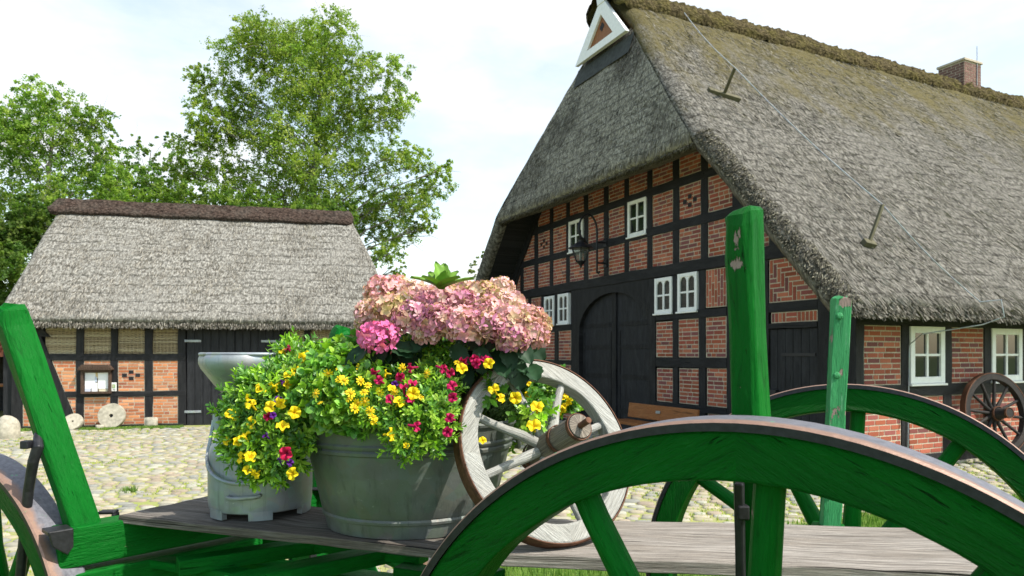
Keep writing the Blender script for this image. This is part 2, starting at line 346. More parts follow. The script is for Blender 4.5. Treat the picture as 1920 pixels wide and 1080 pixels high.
def stones():
    V, F, Cc = [], [], []; n = 0; y = 4.2; K = 9
    pal = np.array([(.46, .43, .37), (.40, .38, .35), (.52, .46, .38), (.42, .35, .30), (.34, .34, .34), (.50, .49, .45), (.44, .40, .30)])
    ca, sa = math.cos(R(10)), math.sin(R(10))
    while y < 21:
        d = .10+.04*rng.random(); x = -13.+rng.random()*.2
        while x < 15:
            wd = .11+.11*rng.random(); cx, cy = x+wd/2, y+rng.normal()*.014; X, Y = cx*ca-cy*sa*.0+0, cy+cx*.12
            x += wd+.022+.022*rng.random()
            if abs(X)/max(Y, .1) > .92 or Y < lawn_edge(X)+.05 or Y > 30: continue
            # the house and barn footprints stay clear
            lx, ly = X-4.87, Y-9.82; l_, s_ = lx*.9004+ly*.435, -lx*.435+ly*.9004
            if l_ > -.05 and s_ > -.05: continue
            bx, by = X+11.49, Y-15.56
            if -.2*0-bx*.225+by*.974 > -.45: continue
            if rng.random() < .035: continue
            h = .011+.013*rng.random(); c = pal[rng.integers(7)]*.68*(.85+.25*rng.random())*np.array([1.03, 1.02, .88]); ph = rng.random()*6
            a = np.arange(K)/K*2*np.pi+ph*.1; sq = 1/np.maximum(np.abs(np.cos(a)), np.abs(np.sin(a)))**.62; jr = 1+.10*rng.normal(size=K)
            for rr, zz in ((1.0, -.012), (.90, h*.62), (.55, h)):
                V.append(np.stack([X+wd/2*rr*sq*jr*np.cos(a), Y+d/2*rr*sq*jr*np.sin(a), np.full(K, zz)], 1)); Cc.append(np.tile(c*(.8 if rr == 1 else 1), (K, 1)))
            V.append(np.array([[X, Y, h*1.03]])); Cc.append(c[None])
            for r in range(2):
                for k in range(K): F.append((n+r*K+k, n+r*K+(k+1) % K, n+(r+1)*K+(k+1) % K, n+(r+1)*K+k))
            for k in range(K): F.append((n+2*K+k, n+2*K+(k+1) % K, n+3*K, n+3*K))
            n += 3*K+1
        y += d+.024
    me = bpy.data.meshes.new('cobbles'); F = [f if f[2] != f[3] else f[:3] for f in F]
    V = np.concatenate(V); me.from_pydata(V.tolist(), [], F)
    ca_ = me.color_attributes.new('tint', 'FLOAT_COLOR', 'POINT'); c4 = np.ones((len(V), 4), np.float32); c4[:, :3] = np.concatenate(Cc); ca_.data.foreach_set('color', c4.ravel())
    me.polygons.foreach_set('use_smooth', [True]*len(me.polygons))
    q = NT('field_stone', .85, .2); v = q.ob(); f = q.noise(v, 30, 6, .65); q.col(q.mix(q.attr(), .55, q.ramp(f, [(.45, 0), (.8, .6)]), 'MULTIPLY')); q.bump(f, .4, .006)
    o = link('cobbles', me, None, q.m); tag(o, 'worn field stone cobbles paving the farmyard', 'cobbles', kind='structure')
stones()
def blades(name, P, hmin, hmax, cols, label, w=.006, lean=.35):
    n = len(P); a = rng.random(n)*2*np.pi; h = hmin+(hmax-hmin)*rng.random(n); d = np.stack([np.cos(a), np.sin(a), np.zeros(n)], 1)
    t = np.stack([-np.sin(a), np.cos(a), np.zeros(n)], 1)*w; ln = (lean*rng.random(n)*h)[:, None]
    up = np.array([0, 0, 1.])*h[:, None]
    V = np.stack([P-t, P+t, P+up*.6+d*ln*.4+t*.7, P+up*.6+d*ln*.4-t*.7, P+up+d*ln, P+up+d*ln], 1)[:, :5].reshape(-1, 3)
    i = np.arange(n)[:, None]*5; F = np.concatenate([i+np.array([[0, 1, 2, 3]]), i+np.array([[3, 2, 4, 4]])])
    F3 = np.concatenate([i+np.array([[0, 1, 2]]), i+np.array([[0, 2, 3]]), i+np.array([[3, 2, 4]])])
    c = cols[rng.integers(len(cols), size=n)]*(.75+.5*rng.random((n, 1)))
    o = fast(name, V, F3, M['grass'], None, np.repeat(c, 5, 0)); tag(o, label, 'grass', kind='stuff')
gcol = np.array([(.10, .20, .025), (.15, .26, .04), (.20, .27, .06), (.07, .15, .02)])
P = np.stack([rng.uniform(-.9, 6.2, 60000), rng.uniform(4.3, 8.4, 60000), np.full(60000, -.006)], 1); P = P[(P[:, 1] < lawn_edge(P[:, 0])+.04+.15*vnoise(P, 4))]
blades('lawn_grass', P, .03, .08, gcol, 'short bright green grass of the lawn seen behind the wagon wheels', .004)
n = 150000; P = np.stack([rng.uniform(-12.5, 9, n), rng.uniform(5, 17, n), np.full(n, -.005)], 1)
keep = (vnoise(P, .55, 3)+.6*vnoise(P, 1.7, 5) >  .06) & (P[:, 1] > lawn_edge(P[:, 0]))
bx, by = P[:, 0]+11.49, P[:, 1]-15.56; lx, ly = P[:, 0]-4.87, P[:, 1]-9.82
keep &= (-bx*.225+by*.974 < -.1) & ~((lx*.9004+ly*.435 > 0) & (-lx*.435+ly*.9004 > 0))
blades('joint_grass', P[keep], .012, .038, gcol*np.array([2.5, 1.75, 1.6]), 'thin grass growing in the joints of the cobbles', .006)

# ------------------------------------------------------------------ bricks and timber for both buildings
def clip(poly, a, b, c):       # keep a*x+b*y<=c
    out = []
    for i, p in enumerate(poly):
        q = poly[(i+1) % len(poly)]; dp, dq = a*p[0]+b*p[1]-c, a*q[0]+b*q[1]-c
        if dp <= 0: out.append(p)
        if dp*dq < 0: t = dp/(dp-dq); out.append((p[0]+t*(q[0]-p[0]), p[1]+t*(q[1]-p[1])))
    return out
def rect(u0, u1, h0, h1): return [(u0, h0), (u1, h0), (u1, h1), (u0, h1)]
def area(p): return abs(sum(p[i][0]*p[(i+1) % len(p)][1]-p[(i+1) % len(p)][0]*p[i][1] for i in range(len(p))))/2
RED = [(.27, .072, .048), (.32, .095, .058), (.22, .068, .058), (.29, .08, .043), (.19, .07, .066), (.36, .12, .07)]
ORANGE = [(.46, .165, .065), (.52, .22, .10), (.38, .13, .06), (.44, .19, .10), (.55, .26, .13), (.33, .12, .07)]
def brick_panel(mapf, poly, parent, pal=RED, pattern='run', holes=None, label=None, ph=.078, pl=.245, out=-.006):
    if len(poly) < 3 or area(poly) < .004: return
    mb = MB(); mb.prism(poly, mapf, -.09, out-.003); mort = obj('brick_panel', mb, M['mortar'], parent)
    us = [p[0] for p in poly]; hs = [p[1] for p in poly]; u0, u1, h0, h1 = min(us), max(us), min(hs), max(hs)
    # inset boundary lines of the (convex) panel
    cx, cy = sum(us)/len(us), sum(hs)/len(hs); lines = []
    for i, p in enumerate(poly):
        q = poly[(i+1) % len(poly)]; nx, ny = q[1]-p[1], p[0]-q[0]; d = math.hypot(nx, ny)
        if d < 1e-6: continue
        nx, ny = nx/d, ny/d
        if nx*(p[0]-cx)+ny*(p[1]-cy) < 0: nx, ny = -nx, -ny
        lines.append((nx, ny, nx*p[0]+ny*p[1]-.016))
    R_ = []; g = .0095
    if pattern == 'run':
        nr = max(1, round((h1-h0)/ph)); hh = (h1-h0)/nr
        for r in range(nr):
            x = u0-pl*((r % 2)*.5+(.13 if r % 3 else 0)+rnd.random()*.06)
            while x < u1:
                ww = pl*(.5 if rnd.random() < .22 else 1)*(1+.05*rnd.uniform(-1, 1)); R_.append(rect(x+g, x+ww-g, h0+r*hh+g, h0+(r+1)*hh-g)); x += ww
    elif pattern == 'stand':
        nr = max(1, round((u1-u0)/ph)); hh = (u1-u0)/nr
        for r in range(nr):
            y = h0-pl*((r % 2)*.5+.2)
            while y < h1: R_.append(rect(u0+r*hh+g, u0+(r+1)*hh-g, y+g, y+pl-g)); y += pl
    elif pattern == 'soldier':
        nr = max(1, round((u1-u0)/ph)); hh = (u1-u0)/nr; mid = nr//2
        for r in range(nr):
            if r in (mid-1, mid, mid+1): continue
            R_.append(rect(u0+r*hh+g, u0+(r+1)*hh-g, h0+g, h1-g))
        for k in range(2): R_.append(rect(u0+(mid-1)*hh+g, u0+(mid+2)*hh-g, h0+k*(h1-h0)/2+g, h0+(k+1)*(h1-h0)/2-g))
    else:                       # herringbone of flat and standing bricks, 3:1
        b = ph; 
        for i in range(-14, 30):
            for j in range(-14, 30):
                for k in range(-8, 9):
                    pass
        for k in range(-20, 40):
            for j in range(-12, 14):
                x = u0+(k+3*j)*b*1.0+j*3*b*0; y = h0+(k-3*j)*b
                R_.append(rect(x+g, x+3*b-g, y+g, y+b-g)); R_.append(rect(x+g+3*b-3*b, x+b-g, y+b+g, y+4*b-g))
    mb = MB()
    for q in R_:
        for ln in lines:
            q = clip(q, *ln)
            if len(q) < 3: break
        if len(q) < 3 or area(q) < .0006: continue
        c = rnd.choice(pal); k = rnd.uniform(.78, 1.2); mb.prism(q, mapf, out-.02, out+rnd.uniform(0, .004), tuple(min(.7, x*k) for x in c))
    if mb.v: obj('bricks', mb, M['brick'], mort)
    if holes:
        mb = MB()
        for hx, hy in holes: mb.prism(rect(hx-.05, hx+.05, hy-.042, hy+.042), mapf, -.02, out+.006)
        obj('air_holes', mb, M['black_board'], mort)
    if label: mort['label'] = label
    return mort
def timber(mapf, name, poly, parent, out=.004, back=-.14, mat='black_timber'):
    fine = []                      # hand-hewn: long edges wander by a few millimetres
    for i, p in enumerate(poly):
        q = poly[(i+1) % len(poly)]; d = math.dist(p, q); n = max(1, int(d/.3)); fine.append(p)
        for k in range(1, n): t = k/n; nx, ny = -(q[1]-p[1])/d, (q[0]-p[0])/d; j = rnd.uniform(-.010, .010); fine.append((p[0]+(q[0]-p[0])*t+nx*j, p[1]+(q[1]-p[1])*t+ny*j))
    poly = fine
    mb = MB(); mb.prism(poly, mapf, back, out+rnd.uniform(0, .006)); us = [p[0] for p in poly]; hs = [p[1] for p in poly]
    if max(us)-min(us) > max(hs)-min(hs): mb.uv = [[(v, u) for u, v in f] for f in mb.uv]
    return obj(name, mb, M[mat], parent, .007)
def pegs(mapf, pts, parent):
    mb = MB()
    for u, h in pts: mb.prism([(u+.016*math.cos(a), h+.016*math.sin(a)) for a in (0, 1.05, 2.1, 3.14, 4.19, 5.24)], mapf, 0, .022)
    obj('wooden_pegs', mb, M['black_timber'], parent)
def window(mapf, u0, u1, h0, h1, parent, arched=False, rows=2, fw=.075, out=.02):
    mb = MB(); g = obj('window', MBbox(mapf, u0+fw*.8, u1-fw*.8, h0+fw*.8, h1-fw*.8, -.06, out-.035), M['glass'], parent)
    mb = MB(); mb.prism(rect(u0, u0+fw, h0, h1), mapf, -.08, out); mb.prism(rect(u1-fw, u1, h0, h1), mapf, -.08, out)
    mb.prism(rect(u0+fw, u1-fw, h0, h0+fw), mapf, -.08, out-.002); mb.prism(rect(u0+fw, u1-fw, h1-fw, h1), mapf, -.08, out-.002); obj('frame', mb, M['white'], g, .006)
    mb = MB(); a, b, c, d = u0+fw, u1-fw, h0+fw, h1-fw; m = (a+b)/2; t = .017
    mb.prism(rect(m-t*1.3, m+t*1.3, c, d), mapf, -.05, out-.012)
    for k in range(1, rows):
        y = c+(d-c)*k/rows; mb.prism(rect(a, m-t*1.3, y-t, y+t), mapf, -.05, out-.016); mb.prism(rect(m+t*1.3, b, y-t, y+t), mapf, -.05, out-.016)
    if arched:
        for p, q in ((a, m-t*1.3), (m+t*1.3, b)):
            r = (q-p)/2; cx = (p+q)/2; cy = d-r
            for sg in (-1, 1):
                for i in range(5):
                    a0, a1 = math.pi/2*i/5, math.pi/2*(i+1)/5
                    mb.prism([(cx+sg*r*math.cos(a0), cy+r*math.sin(a0)), (cx+sg*r*math.cos(a1), cy+r*math.sin(a1)), (cx+sg*r*math.cos(a1), d+.001), (cx+sg*r*math.cos(a0), d+.001)], mapf, -.05, out-.014)
    obj('glazing_bar', mb, M['white'], g)
    mb = MB(); mb.prism(rect(u0-.02, u1+.02, h0-.035, h0-.002), mapf, -.08, out+.03); obj('sill', mb, M['white'], g, .005)
    return g
def MBbox(mapf, u0, u1, h0, h1, b, f): mb = MB(); mb.prism(rect(u0, u1, h0, h1), mapf, b, f); return mb
def boards(mapf, u0, u1, h0, h1, n, parent, name='door', out=0., mat='black_board', top=None):
    mb = MB(); wd = (u1-u0)/n
    for k in range(n):
        a, b = u0+k*wd+.004, u0+(k+1)*wd-.004
        ta, tb = (top(a), top(b)) if top else (h1, h1)
        mb.prism([(a, h0), (b, h0), (b, tb), (a, ta)], mapf, out-.04, out+rnd.uniform(0, .006))
    return obj(name, mb, M[mat], parent, .004)

# ------------------------------------------------------------------ thatched roof skin
def sheet(P, U, mat, parent, name, nj, ni, amp=.03, seed=1, skip=None):
    # P (nj,ni,3) grid of points
    P = np.asarray(P, float).reshape(-1, 3); d = vnoise(P, 1.1, seed)*amp*1.6+vnoise(P, 3.7, seed+1)*amp+vnoise(P, 10, seed+2)*amp*.7
    P = P+d[:, None]*np.array([-.4, -.5, .7]); F = []
    for j in range(nj-1):
        for i in range(ni-1):
            if skip and skip(j, i): continue
            F.append((j*ni+i, j*ni+i+1, (j+1)*ni+i+1, (j+1)*ni+i))
    return fast(name, P, F, mat, parent, None, np.asarray(U).reshape(-1, 2), True)
def straw(name, P, D, N, parent, cols, ln=(.06, .16), w=.006, lift=.25):
    n = len(P); L = rng.uniform(*ln, size=(n, 1)); D = D+rng.normal(size=(n, 3))*.13; D += N*rng.uniform(-.05, lift, size=(n, 1)); D /= np.linalg.norm(D, axis=1)[:, None]
    T = np.cross(D, N+rng.normal(size=(n, 3))*.5); T /= np.linalg.norm(T, axis=1)[:, None]; T *= w*rng.uniform(.6, 1.4, size=(n, 1))
    V = np.stack([P-T, P+T, P+D*L+T*.6, P+D*L-T*.6], 1).reshape(-1, 3); i = np.arange(n)[:, None]*4
    c = cols[rng.integers(len(cols), size=n)]*rng.uniform(.6, 1.25, size=(n, 1))
    return fast(name, V, i+np.array([[0, 1, 2, 3]]), M['reed'], parent, np.repeat(c, 4, 0))
STRAW = np.array([(.26, .24, .205), (.19, .175, .15), (.12, .11, .09), (.32, .295, .25), (.07, .062, .05)])

# ------------------------------------------------------------------ farmhouse: local axes x along the ridge, y along the gable, z up
fh = thing('farmhouse', 'large half-timbered brick farmhouse under a steep mossy thatched roof with arched barn door', 'farmhouse', (4.87, 9.82, 0), math.atan2(.435, .9004))
gm = lambda u, h, o: Vector((-o, u, h)); lm = lambda u, h, o: Vector((u, -o, h))
TAN = 1.085; SC = 6.1; E0, H0 = -.52, 2.19; LEN = 19.; TH = .28
und = lambda s: H0+TAN*(min(s, 2*SC-s)-E0)
mb = MB(); mb.prism([(0.02, 0), (2*SC-.02, 0), (2*SC-.02, 2.75), (SC, 9.1), (.02, 2.75)], gm, -.35, -.095); mb.prism(rect(.36, LEN, 0, 2.6), lm, -.35, -.095)
mb.prism(rect(.36, LEN, 0, 2.6), lambda u, h, o: Vector((u, 2*SC+o, h)), -.35, -.095); mb.prism([(0.4, 0), (2*SC-.4, 0), (2*SC-.4, 2.75), (SC, 9.1), (.4, 2.75)], lambda u, h, o: Vector((LEN+o, u, h)), -.35, -.095)
obj('wall', mb, M['black_board'], fh)
PE = [(10.46, 9.81), (9.6, 8.95), (8.78, 8.12), (7.95, 7.29), (7.1, 6.44), (6.25, 5.64), (5.48, 4.84), (4.67, 4.03), (3.84, 3.23), (3.04, 2.42), (2.23, 1.6), (11.25, 10.66)]
rows = [(3.44, 4.08), (4.25, 4.89), (5.06, 5.46)]
lim = lambda p, m=.34: clip(clip(p, -TAN, 1, H0-TAN*E0-m), TAN, 1, H0-TAN*E0+TAN*2*SC-m)
wins = {(2, 1): 1, (5, 1): 1}
for i, (b, a) in enumerate(PE):
    for r, (h0, h1) in enumerate(rows):
        if (i, r) == (3, 1): window(gm, 7.33, 7.98, 4.17, 4.92, fh); continue
        if (i, r) == (6, 1): window(gm, 4.86, 5.51, 4.17, 4.92, fh); continue
        p = lim(rect(a, b, h0, h1)); hs = None
        if (i, r) in ((1, 1), (8, 1)):
            c, d = (a+b)/2, (h0+h1)/2; hs = [(c, d+.08), (c, d-.08), (c-.14, d), (c+.14, d)]
        brick_panel(gm, p, fh, RED, 'run', hs)
px = sorted([e for q in PE for e in q])
for k in range(1, len(px)-1, 2):
    a, b = px[k], px[k+1]; p = lim(rect(a, b, 3.42, 5.85), .3)
    if len(p) > 2: timber(gm, 'timber_post', p, fh)
timber(gm, 'timber_post', lim(rect(11.25, 11.42, 3.42, 5), .3), fh); timber(gm, 'timber_post', lim(rect(1.42, 1.6, 3.42, 5.), .3), fh)
for h0, h1, a, b in ((4.08, 4.25, 1.5, 10.75), (4.89, 5.06, 2.2, 10.05), (5.46, 5.9, 3.0, 9.3)): timber(gm, 'timber_rail', lim(rect(a, b, h0, h1), .28), fh, .014)
timber(gm, 'timber_beam', lim(rect(.45, 11.75, 3.23, 3.44), .3), fh, .03)
for sg in (0, 1):              # raking boards below the verge
    f = (lambda s: 2*SC-s) if sg else (lambda s: s)
    timber(gm, 'raking_board', [(f(-.2), 2.2), (f(-.45), 2.2), (f(3.4), und(3.4)-.02), (f(3.4), und(3.4)-.37)], fh, .05)
    timber(gm, 'timber_brace', [(f(1.05), 3.44), (f(1.2), 3.44), (f(1.62), 4.06), (f(1.48), 4.06)], fh, .02)
pegs(gm, [(s+.095, h) for s in (3.04, 3.84, 4.67, 5.48, 6.25, 7.1, 7.95, 8.78, 9.6) for h in (4.165, 4.975, 3.36)], fh)
# lower storey of the gable
door_a, door_b = 4.72, 7.56
for a, b, h0, h1, pt in ((2.58, 3.1, 2.53, 3.22, 'stand'), (1.84, 2.35, 2.53, 3.22, 'stand'), (1.84, 2.35, 1.63, 2.36, 'run'), (1.84, 2.35, .75, 1.44, 'run'), (2.58, 3.1, 1.63, 2.36, 'run'), (2.56, 3.07, .75, 1.44, 'run'), (3.29, 3.86, 1.63, 2.35, 'run'), (3.27, 3.84, .75, 1.42, 'run'),
                         (4.03, 4.55, 1.63, 2.33, 'run'), (4.03, 4.53, .75, 1.41, 'run'), (2.56, 3.05, .1, .62, 'run'), (3.27, 3.84, .1, .62, 'run'), (4.03, 4.53, .1, .62, 'run'),
                         (7.9, 8.5, 1.54, 2.27, 'run'), (8.7, 9.22, 1.54, 2.25, 'run'), (9.43, 10.0, 1.53, 2.2, 'run'), (10.18, 10.6, 1.53, 2.2, 'run'), (9.43, 10.0, 2.42, 3.2, 'stand'), (10.18, 10.75, 2.42, 3.2, 'run'),
                         (7.9, 8.5, .7, 1.42, 'run'), (8.7, 9.22, .7, 1.42, 'run'), (9.43, 10.0, .7, 1.42, 'run'), (10.18, 10.6, .7, 1.42, 'run'), (7.9, 8.5, .1, .58, 'run'), (8.7, 9.22, .1, .58, 'run'), (10.8, 11.9, .7, 2.2, 'run'),
                         (.66, 1.6, 2.52, 3.22, 'herring'), (.66, 1.56, 2.19, 2.36, 'soldier'), (.2, .42, 2.3, 2.62, 'run'), (.2, .42, 1.4, 2.12, 'run'), (.2, .42, .4, 1.25, 'run')):
    brick_panel(gm, lim(rect(a, b, h0, h1), .36), fh, RED, pt)
for a, b in ((2.36, 2.56), (3.1, 3.28), (3.87, 4.03), (7.62, 7.88), (8.51, 8.69), (9.23, 9.42), (10.01, 10.17), (10.62, 10.79), (0, .19), (11.95, 12.19)):
    timber(gm, 'timber_post', lim(rect(a, b, .05, 3.235), .3), fh)
timber(gm, 'timber_post', rect(1.61, 1.83, .05, 3.235), fh); timber(gm, 'timber_post', lim(rect(.44, .65, .05, 2.9), .32), fh)
for a, b, h0, h1 in ((2.56, 4.55, 2.36, 2.51), (2.56, 4.55, 1.44, 1.62), (2.56, 4.55, .62, .74), (7.88, 11.9, 2.27, 2.42), (7.88, 11.9, 1.42, 1.53), (7.88, 11.9, .58, .69), (.65, 1.6, 2.365, 2.515), (.65, 1.6, 2.1, 2.185), (0, 4.6, 0, .1), (7.7, 12.2, 0, .1)):
    timber(gm, 'timber_rail', rect(a, b, h0, h1), fh, .012)
for u0, u1, h0, h1 in ((8.71, 9.22, 2.44, 3.18), (7.98, 8.5, 2.45, 3.19), (4.03, 4.57, 2.5, 3.2), (3.31, 3.86, 2.5, 3.22)): window(gm, u0, u1, h0, h1, fh, True, 2, .07, .03)
# arched barn door
cx, aa, bb, sp = 6.13, 1.36, .85, 2.2
N = 18; arc = [(cx-aa*math.cos(math.pi*k/N), sp+bb*math.sin(math.pi*k/N)) for k in range(N+1)]
mb = MB()
for (u0, h0), (u1, h1) in zip(arc, arc[1:]): mb.prism([(u0, h0), (u1, h1), (u1, 3.24), (u0, 3.24)], gm, -.16, .012)
mb.prism(rect(4.56, cx-aa, 0, 3.24), gm, -.16, .012); mb.prism(rect(cx+aa, 7.62, 0, 3.24), gm, -.16, .012)
obj('door_frame', mb, M['black_timber'], fh)
archh = lambda u: sp+bb*math.sqrt(max(0, 1-((u-cx)/aa)**2))+.02
for sg in (-1, 1):
    a, b = (cx-aa-.02, cx-.09) if sg < 0 else (cx+.09, cx+aa+.02)
    d = boards(gm, a, b, .03, 3, 6, fh, 'barn_door', -.115, top=archh)
    mb = MB()
    for h in (.45, 1.2, 1.85, 2.35): mb.prism(rect(a+.06, b-.06, h-.05, h+.05), gm, -.11, -.085)
    mb.prism(rect(a+.05, a+.12, .1, 2.2), gm, -.11, -.082); mb.prism(rect(b-.12, b-.05, .1, 2.2), gm, -.11, -.082)
    obj('ledge', mb, M['black_timber'], d, .004)
    mb = MB()
    for h in (.45, 1.2, 1.85, 2.35):
        for k in range(5): u = a+.12+(b-a-.24)*k/4; mb.lathe([(.014, -.004), (.01, .008), (0, .011)], 6, gm(u, h, -.083), 'Y')
    obj('nail_heads', mb, M['iron'], d)
timber(gm, 'door_post', rect(cx-.085, cx+.085, .02, 3.07), fh, -.06)
sdr = boards(gm, .67, 1.6, .03, 2.09, 6, fh, 'side_door', -.03)
for h in (.5, 1.66): mb = MB(); mb.prism(rect(.7, 1.35, h, h+.05), gm, -.03, -.008); obj('strap_hinge', mb, M['iron'], sdr)
mb = MB(); mb.prism(rect(1.42, 1.54, .95, 1.12), gm, -.03, .05); mb.prism(rect(1.3, 1.42, 1.02, 1.08), gm, -.03, .035); obj('lock_box', mb, M['iron'], sdr, .005)
# long side wall
LP = [(.17, .98), (1.16, 1.97), (2.17, 3.0), (3.18, 4.02), (4.2, 5.0), (5.2, 6.0), (6.2, 7.), (7.2, 8.)]
for i, (a, b) in enumerate(LP):
    if i in (1, 3, 5): window(lm, a, b, 1.25, 2.11, fh, False, 2, .1, .03)
    else: brick_panel(lm, rect(a, b, 1.24, 2.11), fh, RED, 'run')
    brick_panel(lm, rect(a, b, .18, 1.06), fh, RED, 'run')
    timber(lm, 'timber_post', rect(b, LP[i+1][0] if i+1 < len(LP) else b+.2, .16, 2.35), fh)
timber(lm, 'timber_post', rect(0, .17, .1, 2.35), fh)
for h0, h1 in ((1.065, 1.235), (2.115, 2.35), (0, .175)): timber(lm, 'timber_rail', rect(.005, 8.2, h0, h1), fh, .012)
mb = MB(); mb.prism(rect(-.03, LEN, -.02, .04), lm, -.3, .06); mb.prism(rect(-.05, 12.2, -.02, .03), gm, -.3, .05); obj('plinth', mb, M['stone'], fh)

# roof skin: rows climb the slope, columns run from the far end to the front, round the corner and across the hip
roof = obj('roof', MBbox(lambda u, h, o: Vector((u, h, o)), .7, LEN-.5, 5.5, 6.7, 8.2, 8.7), M['black_board'], fh)
HT, HB = 8.45, 5.19
lf = lambda h: -.80 if h < HB else (-.80+.235*(min(h, HT)-HB)+.030*max(0, min(h, HT)-HB)**1.6 if h < HT else -.80+.235*(HT-HB)+.03*(HT-HB)**1.6+.05)
base_s = lambda h: E0+(h-H0)/TAN
nR = np.array([0, -.735, .678]); nH = np.array([-.96, 0, .28]); nUp = np.array([0, 0, 1.])
def side(sg):
    hs = np.concatenate([[H0+.001]*3, np.linspace(H0+.12, HB-.05, 26), [HB], np.linspace(HB+.1, HT, 26), np.linspace(HT+.12, 9.36, 7)])
    cols = np.concatenate([np.linspace(LEN, 8, 34), np.linspace(7.8, 0, 60)]); K = 8; P, U = [], []
    for j, h in enumerate(hs):
        s = base_s(h); th = TH*(0, .55, .93)[j] if j < 3 else TH; ex = np.array([0, (.0, -.02, -.01)[j] if j < 3 else 0, 0.])
        row, uv = [], []; v = (h-H0)*1.39+(.0, .08, .12)[min(j, 2)]
        f = lf(h); grow = 1-.25*math.exp(-((h-HB)/.25)**2)
        for l in cols:
            q = f+(l/LEN)*(LEN-f) if l < 8 else l
            q = f+(8-f)*l/8 if l < 8 else l
            row.append(np.array([q, s, h])+nR*th+ex); uv.append((q, v))
        for k in range(1, K+1):
            a = k/K*math.pi/2; n = nR*math.cos(a)+nH*math.sin(a); n /= np.linalg.norm(n); row.append(np.array([f, s, h])+n*th+ex); uv.append((f-.06*k, v))
        if h < HB-.01 or h > HT+.01:      # verge: turn under
            n = np.array([-.55, .55, -.55]); row.append(np.array([f, s, h])+n*th*.55); row.append(np.array([f+.1, s, h])); row.append(np.array([LEN, s, h])); uv += [(f-.6, v), (f-.7, v), (f-.9, v)]
        else:
            row += [row[-1]]*3; uv += [uv[-1]]*3
        if sg: row = [np.array([p[0], 2*SC-p[1], p[2]]) for p in row]
        P.append(row); U.append(uv)
    return sheet(P, U, M['thatch'], roof, 'thatch_slope', len(hs), len(P[0]), .035, 3+sg)
side(0); side(1)
def hip():
    hs = np.concatenate([[HB, HB, HB, HB], np.linspace(HB+.08, HT, 34)]); ni = 70; P, U = [], []
    for j, h in enumerate(hs):
        s = base_s(h); f = lf(h); row, uv = [], []; sag = .0
        for i in range(ni):
            t = i/(ni-1); q = s+(2*SC-2*s)*t; th = TH; p = np.array([f, q, h])+nH*th
            if j == 0: p = np.array([f+.75, q, h+.22])
            elif j == 1: p = np.array([f+.02, q, h-.01])
            elif j == 2: p = np.array([f-.14, q, h-.03])
            elif j == 3: p = np.array([f-.24, q, h-.01])
            row.append(p); uv.append((q, (h-HB)*1.05+.05*j))
        P.append(row); U.append(uv)
    return sheet(P, U, M['thatch_hip'], roof, 'thatch_hip', len(hs), ni, .035, 8)
hip()
for sg in (0, 1):              # black boarding under the overhanging verge
    mb = MB(); f = (lambda q: 2*SC-q) if sg else (lambda q: q)
    mb.prism([(f(E0+.12), H0+.12*TAN-.015), (f(3.0), und(3.0)-.015), (f(3.0), und(3.0)-.06), (f(E0+.12), H0+.12*TAN-.06)], gm, .06, .74); obj('soffit', mb, M['black_board'], roof)
# ridge cap of moss-grown heather
def cap(parent, x0, x1, mat, c, h, wd, drop, th, n=170, m=15, amp=.06, seed=5, ends=True, pw=1.25):
    P, U = [], []
    for j in range(n):
        x = x0+(x1-x0)*j/(n-1); e = min(1, math.sqrt(max(0, min(j, n-1-j)/3.))) if ends else 1; row = []
        for i in range(m):
            t = -1+2*i/(m-1); y = c+t*wd; z = h+th-(abs(t)**pw)*drop
            if i in (0, m-1): y = c+t*(wd-.03); z = h-drop-.04
            elif i in (1, m-2): y = c+(1 if t > 0 else -1)*(wd+.05); z = h+th*.45-drop
            row.append((x, c+(y-c)*(.75+.25*e), h-drop*.4+(z-h+drop*.4)*(.35+.65*e)))
        P.append(row); U.append([(x, i*.1) for i in range(m)])
    P = np.array(P).reshape(-1, 3); d = (vnoise(P, 4.5, seed)*1.2+vnoise(P, 11, seed+1)*.9+vnoise(P, 24, seed+2)*.5)*amp*2
    P[:, 2] += d; P[:, 1] += np.sign(P[:, 1]-c)*d*.7; F = [(j*m+i, j*m+i+1, (j+1)*m+i+1, (j+1)*m+i) for j in range(n-1) for i in range(m-1)]
    F += [(0, m//2, m-1, m-1)] if False else []
    return fast('ridge_cap', P, F, mat, parent, None, np.array(U).reshape(-1, 2), True)
cap(roof, -.36, LEN+.1, M['moss_cap'], SC, 9.62, .64, .52, .20, 330, 21, .05)
# loose reed on the slope, at the eave and round the verge
n = 40000; l = rng.uniform(-.9, 15, n)**1; h = H0+(9.3-H0)*rng.random(n)**1.1; f = np.array([lf(x) for x in h]); ok = l > f
l, h = l[ok], h[ok]; s = E0+(h-H0)/TAN; Pn = np.stack([l, s, h], 1)+nR*(TH+.0); D = np.tile([0, -.691, -.723], (len(l), 1)); Nn = np.tile(nR, (len(l), 1))
straw('loose_reed', Pn, D, Nn, roof, STRAW, (.08, .22), .0045, .08)
n = 9000; l = rng.uniform(-.95, 9, n); Pn = np.stack([l, E0-.12+.06*rng.normal(size=n)*0-.06*rng.random(n), H0+.02+.16*rng.random(n)], 1); straw('eave_fringe', Pn, np.tile([0, -.5, -.8], (n, 1)), np.tile([0, -.8, .5], (n, 1)), roof, STRAW, (.04, .11), .006, .3)
n = 4500; h = rng.uniform(H0, HB, n); a = rng.random(n)*1.3; Pn = np.stack([-.80-TH*np.sin(a), base_s(h)-.723*TH*np.cos(a), h+.691*TH*np.cos(a)], 1); straw('verge_fringe', Pn, np.tile([-.6, -.45, -.5], (n, 1)), np.tile([-.9, -.2, .3], (n, 1)), roof, STRAW*np.array([.85, .86, .76]), (.03, .09), .006, .5)
